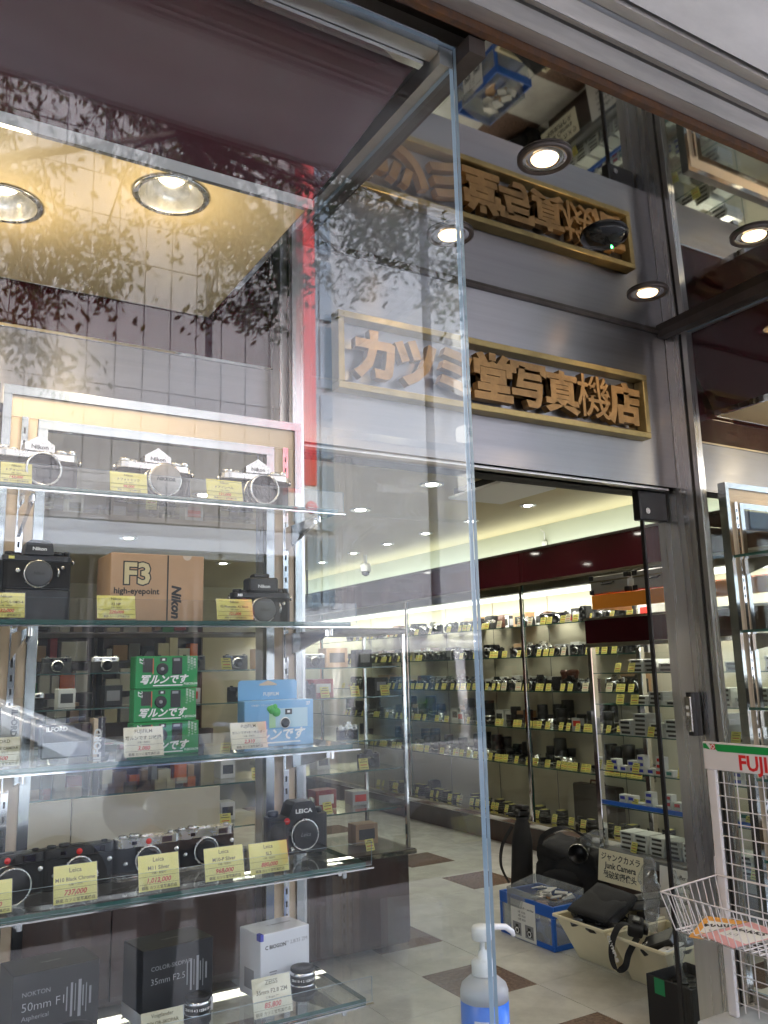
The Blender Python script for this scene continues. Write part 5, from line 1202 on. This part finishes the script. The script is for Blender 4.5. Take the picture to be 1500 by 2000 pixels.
# hanging clear umbrella sleeves
rn = random.Random(3)
def sleeve(label, x, y, z0, z1, wid, seed):
    r2 = random.Random(seed); b = MB(); n = 14; k = 22; vs = []
    for i in range(k+1):
        f = i/k; z = z1+(z0-z1)*f; w_ = wid*(.35+.65*min(1, f*3))*(1-.55*max(0, f-.35)/.65)
        for j in range(n):
            a = 2*math.pi*j/n; q = 1+.45*math.sin(3*a+i*.7+seed)*r2.uniform(.3, 1)
            vs.append((w_*math.cos(a)*q*.5+.012*math.sin(i*.6), w_*math.sin(a)*q, z))
    fs = [(i*n+j, i*n+(j+1) % n, (i+1)*n+(j+1) % n, (i+1)*n+j) for i in range(k) for j in range(n)]
    b.add(vs, fs, plastic_clear, True); o = b.obj('umbrella_sleeve', None, (x, y, 0), label=label, cat='plastic bag'); return o
sleeve('long crumpled clear umbrella sleeve hanging into the black stand', 3.02, 2.72, .17, .62, .035, 1)
sleeve('short crumpled clear plastic bag hanging beside the door edge', 3.0, 2.84, .34, .66, .05, 5)
# hanging correction pens / blower bottles on the film case
for z, m, lb in ((1.13, white, 'white hanging bottle with a blue base clipped on the film case corner'), (.98, blue_pl, 'blue and white hanging bottle clipped on the film case corner, the lower one')):
    t = thing('hanging_bottle', lb, 'bottle', (3.95, 3.36, z))
    MB().lathe((0, 0, 0), (0, 0, 1), [(.028, 0), (.032, .004), (.032, .07), (.015, .12), (.006, .15)], m, 20).obj('body', t); MB().lathe((0, 0, 0), (0, 0, 1), [(.0325, .012), (.0327, .013), (.0327, .035), (.0325, .036)], blue_pl if m is white else white, 20).obj('label_sheet', t); MB().tube([(0, 0, .15), (.02, 0, .17), (.07, 0, .17)], .002, satin).obj('hook', t)

# ivory bins with junk
def bin_(label, X0, X1, Y0, Y1, z1, bx, by):
    t = thing('slanted_bin', label, 'bin', (0, 0, .0005))
    th = .006; b = MB()
    top = [(X0, Y0), (X1, Y0), (X1, Y1), (X0, Y1)]; bot = [(X0+bx, Y0+by+.03), (X1-.02, Y0+by+.03), (X1-.02, Y1+by-.02), (X0+bx, Y1+by-.02)]
    def sh(P, d):
        cx, cy_ = sum(p[0] for p in P)/4, sum(p[1] for p in P)/4
        return [(p[0]+(d if p[0] < cx else -d), p[1]+(d if p[1] < cy_ else -d)) for p in P]
    it, ib = sh(top, th), sh(bot, th)
    vs = [(*p, 0) for p in bot] + [(*p, z1) for p in top] + [(*p, z1) for p in it] + [(*p, .008) for p in ib]
    fs = [(3, 2, 1, 0)] + [(i, (i+1) % 4, 4+(i+1) % 4, 4+i) for i in range(4)] + [(4+i, 4+(i+1) % 4, 8+(i+1) % 4, 8+i) for i in range(4)] + [(8+i, 8+(i+1) % 4, 12+(i+1) % 4, 12+i) for i in range(4)] + [(12, 13, 14, 15)]
    bb_ = bmesh.new(); V = [bb_.verts.new(v) for v in vs]
    for f in fs: bb_.faces.new([V[i] for i in f])
    bmesh.ops.recalc_face_normals(bb_, faces=bb_.faces[:])
    b.bm(bb_, ivory); b.obj('tub', t)
    r = MB(); q = .012
    for a, c in (((X0-q, Y0-q, z1-.012), (X1+q, Y0-.001, z1+.004)), ((X0-q, Y1+.001, z1-.012), (X1+q, Y1+q, z1+.004)), ((X0-q, Y0, z1-.012), (X0-.001, Y1, z1+.004)), ((X1+.001, Y0, z1-.012), (X1+q, Y1, z1+.004))): r.box(a, c, ivory, bev=.004)
    r.obj('rim', t, kind='stuff'); return t
bin_('ivory slanted bin heaped with a black pouch and grey device, beside the blue container', 3.06, 3.46, 3.21, 3.55, .255, .20, .08)
bin_('ivory slanted plastic bin holding a strap, battery box and bagged parts, nearest the door', 3.045, 3.42, 2.83, 3.15, .255, .20, .10)
def pillow(name, label, cat, loc, rot, dims, m, seed, bulge=.35, par=None, amp=.012):
    bm_ = bmesh.new(); bmesh.ops.create_cube(bm_, size=1); bmesh.ops.subdivide_edges(bm_, edges=bm_.edges[:], cuts=5, use_grid_fill=True)
    r2 = random.Random(seed); from mathutils import noise
    for v in bm_.verts:
        c = v.co.copy(); d = max(abs(c.x), abs(c.y))*2
        c.z *= (1 - bulge*d**3); c.x *= (1-.08*abs(c.z*2)); c.y *= (1-.08*abs(c.z*2))
        p = Vector((c.x*dims[0], c.y*dims[1], c.z*dims[2])); nz = noise.noise_vector(p*14+Vector((seed*3.1, seed, 0)))
        v.co = p + nz*amp
    b = MB().bm(bm_, m, True)
    return b.obj(name, par, loc, rot, label=label, cat=cat)
pb = thing('black_pouch', 'slack black nylon pouch lying on top of the heap in the farther ivory bin', 'bag', (3.24, 3.38, .30), (R(6), R(-24), R(8)))
pillow('pouch_body', None, None, (0, 0, 0), (0, 0, 0), (.25, .23, .085), nylon, 2, par=pb); pillow('flap', None, None, (-.05, 0, .035), (0, R(8), 0), (.20, .225, .03), nylon, 3, par=pb, amp=.006)
gd = thing('grey_device', 'flat grey slide tray lying behind the black pouch in the ivory bin', 'device', (3.42, 3.29, .31), (R(-14), R(-6), R(22)))
MB().box((-.06, -.15, -.02), (.09, .15, .022), grey_pl, bev=.012, seg=2).obj('body', gd); MB().box((-.055, -.12, .023), (.03, .12, .028), blackp, bev=.002).obj('top_plate', gd)
for k, (x, y, z, rz, lb) in enumerate(((3.11, 3.43, .235, 30, 'small black compact camera at the far corner of the ivory bin'), (3.12, 3.31, .225, -20, 'small black compact camera half under the pouch in the ivory bin'), (3.36, 3.22, .265, 70, 'silver edged compact camera by the wall of the ivory bin'), (3.2, 3.25, .225, 10, 'black camera wedged at the near end of the farther ivory bin'))):
    t = thing('compact_camera', lb, 'camera', (x, y, z), (R(20*(k-1)), R(14), R(rz)))
    MB().box((-.055, -.03, -.016), (.055, .03, .02), blackp, bev=.008, seg=2).obj('body', t); MB().lathe((0, 0, .02), (0, 0, 1), [(.02, 0), (.02, .012), (.014, .013), (0, .01)], blackm, 18).obj('lens', t); MB().box((-.05, -.031, -.002), (.05, -.0295, .004), satin).obj('trim', t)
cc = thing('loose_fill', 'tangle of black cables and camera parts filling the ivory bins', 'cables')
col.objects.unlink(cc); bpy.data.objects.remove(cc)
for bi, (cx, cy_, lb) in enumerate(((3.25, 3.38, 'tangle of black cable in the farther ivory bin'), (3.22, 2.98, 'tangle of black cable in the nearer ivory bin'))):
    b = MB()
    for q in range(9):
        p = []
        for k in range(12): p.append((cx+rn.uniform(-.05, .15), cy_+rn.uniform(-.09, .10), .18+rn.random()*.07))
        b.tube(p, .005, rubber, 5)
    b.obj('cable_tangle', None, label=lb, cat='cables', kind='thing')
    MB().box((cx+.06, cy_-.06, .03), (cx+.15, cy_+.10, .19), nylon, bev=.03, seg=2).obj('dark_bag', None, label='dark cloth bag under the %s' % ('pouch in the farther ivory bin', 'strap in the nearer ivory bin')[bi], cat='bag')
so = thing('camera_strap', 'black camera strap lettered OLYMPUS looped over the edge of the nearer bin', 'strap', (3.045, 3.09, .20))
pts = [(.10, -.02, .09), (.02, .0, .11), (-.03, .01, .06), (-.045, .015, -.02), (-.035, .0, -.075), (-.01, -.03, -.06), (.0, -.05, .0), (.05, -.06, .06)]
def ribbon(b, P, w_, m, th=.0015):
    # smooth path
    Q = []
    for i in range(len(P)-1):
        p0, p1, p2, p3 = [Vector(P[max(0, min(len(P)-1, i+k))]) for k in (-1, 0, 1, 2)]
        for s in range(6):
            u = s/6; Q.append(.5*((2*p1)+(p2-p0)*u+(2*p0-5*p1+4*p2-p3)*u*u+(3*p1-p0-3*p2+p3)*u**3))
    Q.append(Vector(P[-1])); vs = []
    for i, p in enumerate(Q):
        d = (Q[min(i+1, len(Q)-1)]-Q[max(0, i-1)]).normalized(); sd_ = Vector((0, 1, .15)); sd_ = (sd_-d*sd_.dot(d)).normalized(); nn = d.cross(sd_)
        vs += [p+sd_*w_/2+nn*th, p-sd_*w_/2+nn*th, p-sd_*w_/2-nn*th, p+sd_*w_/2-nn*th]
    fs = []
    for i in range(len(Q)-1):
        for j in range(4): fs.append((4*i+j, 4*i+(j+1) % 4, 4*i+4+(j+1) % 4, 4*i+4+j))
    b.add(vs, fs, m, False); return Q
b = MB(); ribbon(b, pts, .034, nylon); b.obj('band', so)
MB().text('OLYMPUS', .026, ink_white, mtx((-.052, .004, .012), (R(90), R(62), R(-90))), bold=.04, fit=.13).obj('lettering', so)
oc = thing('strapped_camera', 'small black camera with the lettered strap lying on the nearer bin rim', 'camera', (3.14, 3.08, .285), (R(10), R(-15), R(40)))
MB().box((-.06, -.035, -.02), (.06, .035, .03), leather, bev=.014, seg=3).obj('body', oc); MB().lathe((0, -.035, .004), (0, -1, 0), [(.026, 0), (.026, .02), (.02, .022), (0, .018)], blackp, 20).obj('lens', oc); MB().box((-.02, -.02, .03), (.02, .02, .045), blackp, bev=.006).obj('prism_housing', oc)
bx_ = thing('battery_box', 'flat black flash box with a clip lying slanted in the nearer bin', 'flash', (3.13, 2.93, .262), (R(-28), R(-20), R(24)))
MB().box((-.05, -.085, -.018), (.05, .085, .018), blackp, bev=.005).obj('body', bx_); MB().box((-.03, .05, .0185), (.0, .078, .024), satin, bev=.002).obj('clip', bx_)
bg_ = pillow('plastic_bag', 'clear bag of small black parts at the near end of the nearer bin', 'plastic bag', (3.22, 2.88, .275), (R(10), R(-20), 0), (.13, .11, .07), mat('grey crinkled foil bag', (.10, .10, .11), .12, coat=.5, bump=.5, bs=60), 7, amp=.02)
wc_ = thing('white_plate', 'white plastic plate with black marks on the near rim of the nearer bin', 'plate', (3.10, 2.845, .262), (R(-10), R(-12), R(-6)))
MB().box((-.05, -.03, -.004), (.06, .03, .004), white, bev=.002).obj('plate_body', wc_); b = MB()
for k in range(3): b.box((-.03+.03*k, -.02, .0042), (-.02+.03*k, -.008+.01*(k % 2), .0046), ink)
b.obj('marks', wc_)
# hand lettered cards
def handcard(label, xa, ya, xb, yb, z0, z1, X, lines, m, tilt):
    t = thing('notice_card', label, 'notice', (X, (ya+yb)/2, z0), (0, R(tilt), 0)); w_ = abs(ya-yb)/2; h = z1-z0
    MB().box((0, -w_, 0), (.002, w_, h), m).obj('card', t); b = MB()
    for s, sz, f, bo in lines: b.text(s, sz, ink, FW(-.0006, 0, h*f), bold=bo, fit=w_*1.75)
    b.obj('lettering', t)
handcard('cream hand lettered card reading Junk Camera standing behind the farther ivory bin', 0, 4.14, 0, 3.78, .19, .375, 3.93, [('ジャンクカメラ', .05, .70, .02), ('Junk Camera', .048, .44, .03), ('残破的摄像头', .045, .16, .02)], mat('cream card', (.74, .69, .50), .7), 8)
handcard('cream printed notice half behind the clear sleeves, on the film case base', 0, 3.70, 0, 3.42, .05, .345, 3.97, [('We offer a', .032, .82, .01), ('camera and', .032, .68, .01), ('( for parts )', .032, .54, .01), ('Please ask', .032, .40, .01), ('the staff.', .032, .26, .01)], paper_w, 6)

# blue folding container with clear panels and a paper sign
BT = thing('blue_container', 'blue and clear folding container with a paper sign on its side, holding a clear tray', 'container', (3.2, 3.96, .0005))
w_, d_, h_ = .23, .30, .235
for z, hh in ((0, .028), (.165, .06)):
    for a, c in (((0, -w_, z), (.012, w_, z+hh)), ((d_-.012, -w_, z), (d_, w_, z+hh)), ((.013, -w_, z), (d_-.013, -w_+.012, z+hh)), ((.013, w_-.012, z), (d_-.013, w_, z+hh))): MB().box(a, c, blue_pl, bev=.003).obj('rail', BT)
for y in (-w_, w_-.02): MB().box((.001, y+.001, .029), (.02, y+.019, .164), blue_pl).obj('corner_post', BT)
MB().box((.013, -w_+.013, .004), (d_-.013, w_-.013, .012), blue_pl).obj('bottom', BT)
MB().box((.004, -w_+.02, .029), (.007, w_-.02, .164), clear_tub).obj('clear_panel', BT); MB().box((.02, -w_+.004, .029), (d_-.02, -w_+.007, .164), clear_tub).obj('clear_panel', BT); MB().box((.02, w_-.007, .029), (d_-.02, w_-.004, .164), clear_tub).obj('clear_panel', BT)
ps = MB().box((-.0022, -.085, -.0+.004), (-.0008, .125, .205), paper_w).obj('paper_sign', BT)
b = MB(); b.text('ジャンクフィルター  Junk Filter', .026, ink, FW(-.0028, .02, .165), bold=.02, fit=.19)
for k, (s, z) in enumerate((('1枚  ¥100', .140), ('3枚  ¥200', .121), ('10枚 ¥500', .102))): b.text(s, .016, ink, FW(-.0028, .03, z))
b.obj('lettering', ps)
b = MB()
for y in (.075, -.03):
    b.box((-.0030, y-.036, .020), (-.0024, y+.036, .088), ink_grey); b.box((-.0034, y-.026, .03), (-.0031, y+.024, .058), ink); b.box((-.0034, y-.012, .058), (-.0031, y+.012, .076), ink); b.lathe((-.0032, y, .045), (-1, 0, 0), [(.016, 0), (.016, .0005), (.011, .0007), (0, .0006)], ink_white, 18); b.lathe((-.004, y, .045), (-1, 0, 0), [(.010, 0), (0, .0003)], ink, 16)
b.obj('printed_photo', ps)
TR = thing('clear_tray', 'milky clear open tray of small packets set in the blue container', 'tray', (3.34, 3.95, .17), (R(5), R(-6), R(12)))
for a, c in (((-.13, -.17, 0), (.13, .17, .004)), ((-.13, -.17, .0045), (-.126, .17, .10)), ((.126, -.17, .0045), (.13, .17, .10)), ((-.1255, -.17, .0045), (.1255, -.166, .10)), ((-.1255, .166, .0045), (.1255, .17, .10))): MB().box(a, c, clear_tub).obj('side', TR)
for k in range(14):
    MB().box((-.035, -.03, -.002), (.035, .03, .004), rn.choice((paper_w, paper_w, silver, kraft)), bev=.001).obj('packet', None, (3.34+rn.uniform(-.07, .07), 3.95+rn.uniform(-.11, .11), .19+k*.0045), (R(rn.uniform(-16, 16)), R(rn.uniform(-16, 16)), rn.random()*3), label='small filter packet lying in the milky clear tray', cat='packet', group='packets in the clear tray')
for k in range(9):
    MB().lathe((0, 0, 0), (0, 0, 1), [(.03, 0), (.033, .002), (.033, .012), (.03, .014)], clear_tub, 16).obj('filter_case', None, (3.235+rn.uniform(0, .02), 3.78+k*.045, .02+.05*(k % 3)), (0, R(80), 0), label='round clear filter case behind the front panel of the blue container', cat='filter case', group='filter cases in the blue container')

# black tripod bag, long lens and camera bag against the wall case
TB = thing('tripod_bag', 'upright folded tripod in a slim black bag with a strap, beside the black camera bag', 'tripod', (3.86, 4.80, 0), (0, R(4), 0))
MB().lathe((0, 0, 0), (0, 0, 1), [(.07, 0), (.075, .02), (.07, .32), (.05, .44), (.04, .46), (.045, .48)], nylon, 18).obj('bag_body', TB); MB().box((-.05, -.03, .485), (.05, .03, .53), blackp, bev=.01).obj('tripod_head', TB); MB().box((-.03, -.045, .531), (.03, .045, .56), blackp, bev=.006).obj('plate', TB); MB().cyl((0, .03, .51), (-.09, .07, .49), .008, blackp).obj('pan_handle', TB)
b = MB(); ribbon(b, [(-.07, .02, .42), (-.12, .06, .30), (-.11, .09, .16), (-.07, .05, .05)], .03, nylon); b.obj('strap', TB)
CB = thing('camera_bag', 'large slack black camera bag on the floor behind the blue container', 'bag', (4.08, 4.48, .155), (0, 0, R(10)))
pillow('bag_body', None, None, (0, 0, 0), (0, 0, 0), (.30, .46, .32), nylon, 11, bulge=.25, par=CB, amp=.05); pillow('lid', None, None, (-.02, .05, .13), (R(12), R(-10), 0), (.26, .34, .11), nylon, 12, par=CB, amp=.02); pillow('front_pocket', None, None, (-.14, 0, -.05), (0, 0, R(6)), (.10, .28, .18), nylon, 13, par=CB, amp=.014)
b = MB(); ribbon(b, [(-.12, .22, .12), (-.18, .12, .24), (-.14, -.05, .30), (-.06, -.2, .2)], .035, nylon); b.obj('strap', CB)
LT = thing('long_lens', 'black long lens with its open hood lying on the camera bag', 'lens', (4.03, 4.36, .35), (0, R(-10), R(34)))
MB().lathe((.12, 0, 0), (-1, 0, 0), [(.035, 0), (.04, .02), (.04, .14), (.055, .17), (.06, .27), (.062, .28), (.058, .279), (.05, .2), (0, .19)], blackp, 28).obj('barrel', LT); MB().lathe((.12, 0, 0), (-1, 0, 0), [(.0615, .272), (.0628, .274), (.0628, .28), (.061, .282)], satin, 28, cap=False).obj('hood_rim', LT)
PW = pillow('plastic_bag', 'crumpled clear plastic bag between the camera bag and the film case', 'plastic bag', (4.0, 4.22, .40), (0, 0, 0), (.12, .10, .10), plastic_clear, 17, amp=.03)

# loose leaning tan board lettered, seen low through the side glass: none

# ================================================================== the person mirrored in the window glass
def skin_body(name, pts, edges, rad, m, parent, lev=2, smooth=True):
    me = bpy.data.meshes.new(name); me.from_pydata(pts, edges, []); o = bpy.data.objects.new(name, me); col.objects.link(o); o.parent = parent
    md = o.modifiers.new('skin', 'SKIN'); md.use_smooth_shade = True
    for i, r in enumerate(rad): me.skin_vertices[0].data[i].radius = (r, r) if not isinstance(r, tuple) else r
    me.skin_vertices[0].data[0].use_root = True
    s = o.modifiers.new('sub', 'SUBSURF'); s.levels = lev; s.render_levels = lev
    me.materials.append(m); return o
skin_m = mat('skin', (.50, .29, .20), .5, var=.06, vs=20); shirt = mat('blue cotton shirt', (.60, .68, .92), .8, var=.12, vs=8, bump=.15, bs=60); trous = mat('dark trousers', (.03, .03, .04), .85); hair = mat('black hair', (.012, .010, .009), .5, var=.3, vs=60); shoe = mat('dark shoes', (.03, .025, .02), .5)
PN = thing('person', 'person in a loose blue shirt bending to photograph the window, mirrored in the case glass', 'person', (1.15, -.95, 0), (0, 0, R(10)))
# pelvis first; bends forward toward the glass (+y), forearms up in front
P = [(0, -.16, .86), (0, -.08, .98), (0, .04, 1.12), (0, .14, 1.21), (0, .20, 1.26), (0, .25, 1.30),
     (-.19, .13, 1.20), (-.30, .14, .98), (-.14, .34, .88), (-.09, .40, .90),
     (.19, .13, 1.20), (.30, .14, .98), (.14, .34, .88), (.09, .40, .90),
     (-.10, -.15, .80), (-.12, -.02, .46), (-.12, -.14, .08), (.10, -.15, .80), (.12, -.02, .46), (.12, -.14, .08)]
E = [(0, 1), (1, 2), (2, 3), (3, 4), (4, 5), (3, 6), (6, 7), (7, 8), (8, 9), (3, 10), (10, 11), (11, 12), (12, 13), (0, 14), (14, 15), (15, 16), (0, 17), (17, 18), (18, 19)]
Rr = [(.15, .11), (.145, .11), (.16, .115), (.15, .10), .06, .055, .065, .05, .036, .03, .065, .05, .036, .03, .10, .065, .045, .10, .065, .045]
skin_body('body', P, E, Rr, skin_m, PN)
sp = P[:5] + [P[6], P[7], (-.19, .28, .91), P[10], P[11], (.19, .28, .91)]
skin_body('shirt', sp, [(0, 1), (1, 2), (2, 3), (3, 4), (3, 5), (5, 6), (6, 7), (3, 8), (8, 9), (9, 10)], [(.18, .14), (.185, .15), (.205, .155), (.19, .135), .075, .105, .085, .065, .105, .085, .065], shirt, PN)
tp = [P[0]] + P[14:20]
skin_body('trousers', tp, [(0, 1), (1, 2), (2, 3), (0, 4), (4, 5), (5, 6)], [(.172, .135), .118, .085, .07, .118, .085, .07], trous, PN)
for sx_ in (-1, 1):
    b = MB(); b.box((sx_*.12-.045, -.20, 0), (sx_*.12+.045, .07, .075), shoe, bev=.028, seg=3, sm=True); b.obj('shoe', PN)
    H = [(sx_*.085, .405, .90), (sx_*.07, .44, .915)]
    skin_body('palm', [(sx_*.095, .395, .895), (sx_*.075, .42, .905), (sx_*.06, .445, .92)], [(0, 1), (1, 2)], [.026, .034, .030], skin_m, PN, 1)
    for k in range(4):
        skin_body('finger', [(sx_*.062, .445, .905+k*.017), (sx_*.05, .468-.003*k, .908+k*.017), (sx_*.03, .470-.002*k, .910+k*.016), (sx_*.018, .462, .911+k*.016)], [(0, 1), (1, 2), (2, 3)], [.010, .009, .0085, .0075], skin_m, PN, 1)
    skin_body('thumb', [(sx_*.075, .415, .925), (sx_*.058, .420, .952), (sx_*.035, .43, .962)], [(0, 1), (1, 2)], [.0115, .010, .009], skin_m, PN, 1)
ph = thing('phone', 'dark phone held up to the glass by the person in the blue shirt', 'phone', (1.15, -.95, 0), (0, 0, R(10)))
MB().box((-.04, .452, .88), (.04, .460, 1.02), blackp, bev=.003).obj('body', ph)
hd_ = Vector((0, .30, 1.40))
def ico(name, c, rad, sc, m, parent, lev=3):
    bm_ = bmesh.new(); bmesh.ops.create_icosphere(bm_, subdivisions=lev, radius=rad)
    for v in bm_.verts:
        v.co = Vector((v.co.x*sc[0], v.co.y*sc[1], v.co.z*sc[2]))
    b = MB().bm(bm_, m, True); return b.obj(name, parent, c, (R(-25), 0, 0))
ico('head', hd_, .1, (.76, .92, 1.14), skin_m, PN)
ico('hair', hd_+Vector((0, -.028, .025)), .1, (.84, .92, 1.10), hair, PN)
for sx_ in (-1, 1):
    ico('ear', hd_+Vector((sx_*.078, -.005, -.005)), .022, (.4, .8, 1.2), skin_m, PN, 2); ico('eye', hd_+Vector((sx_*.03, .082, -.022)), .011, (1, .8, .8), ink, PN, 2)
ico('nose', hd_+Vector((0, .098, -.055)), .014, (.8, 1.1, 1.3), skin_m, PN, 2); ico('mouth', hd_+Vector((0, .078, -.092)), .02, (1.1, .5, .3), mat('lips', (.35, .12, .10), .5), PN, 2)
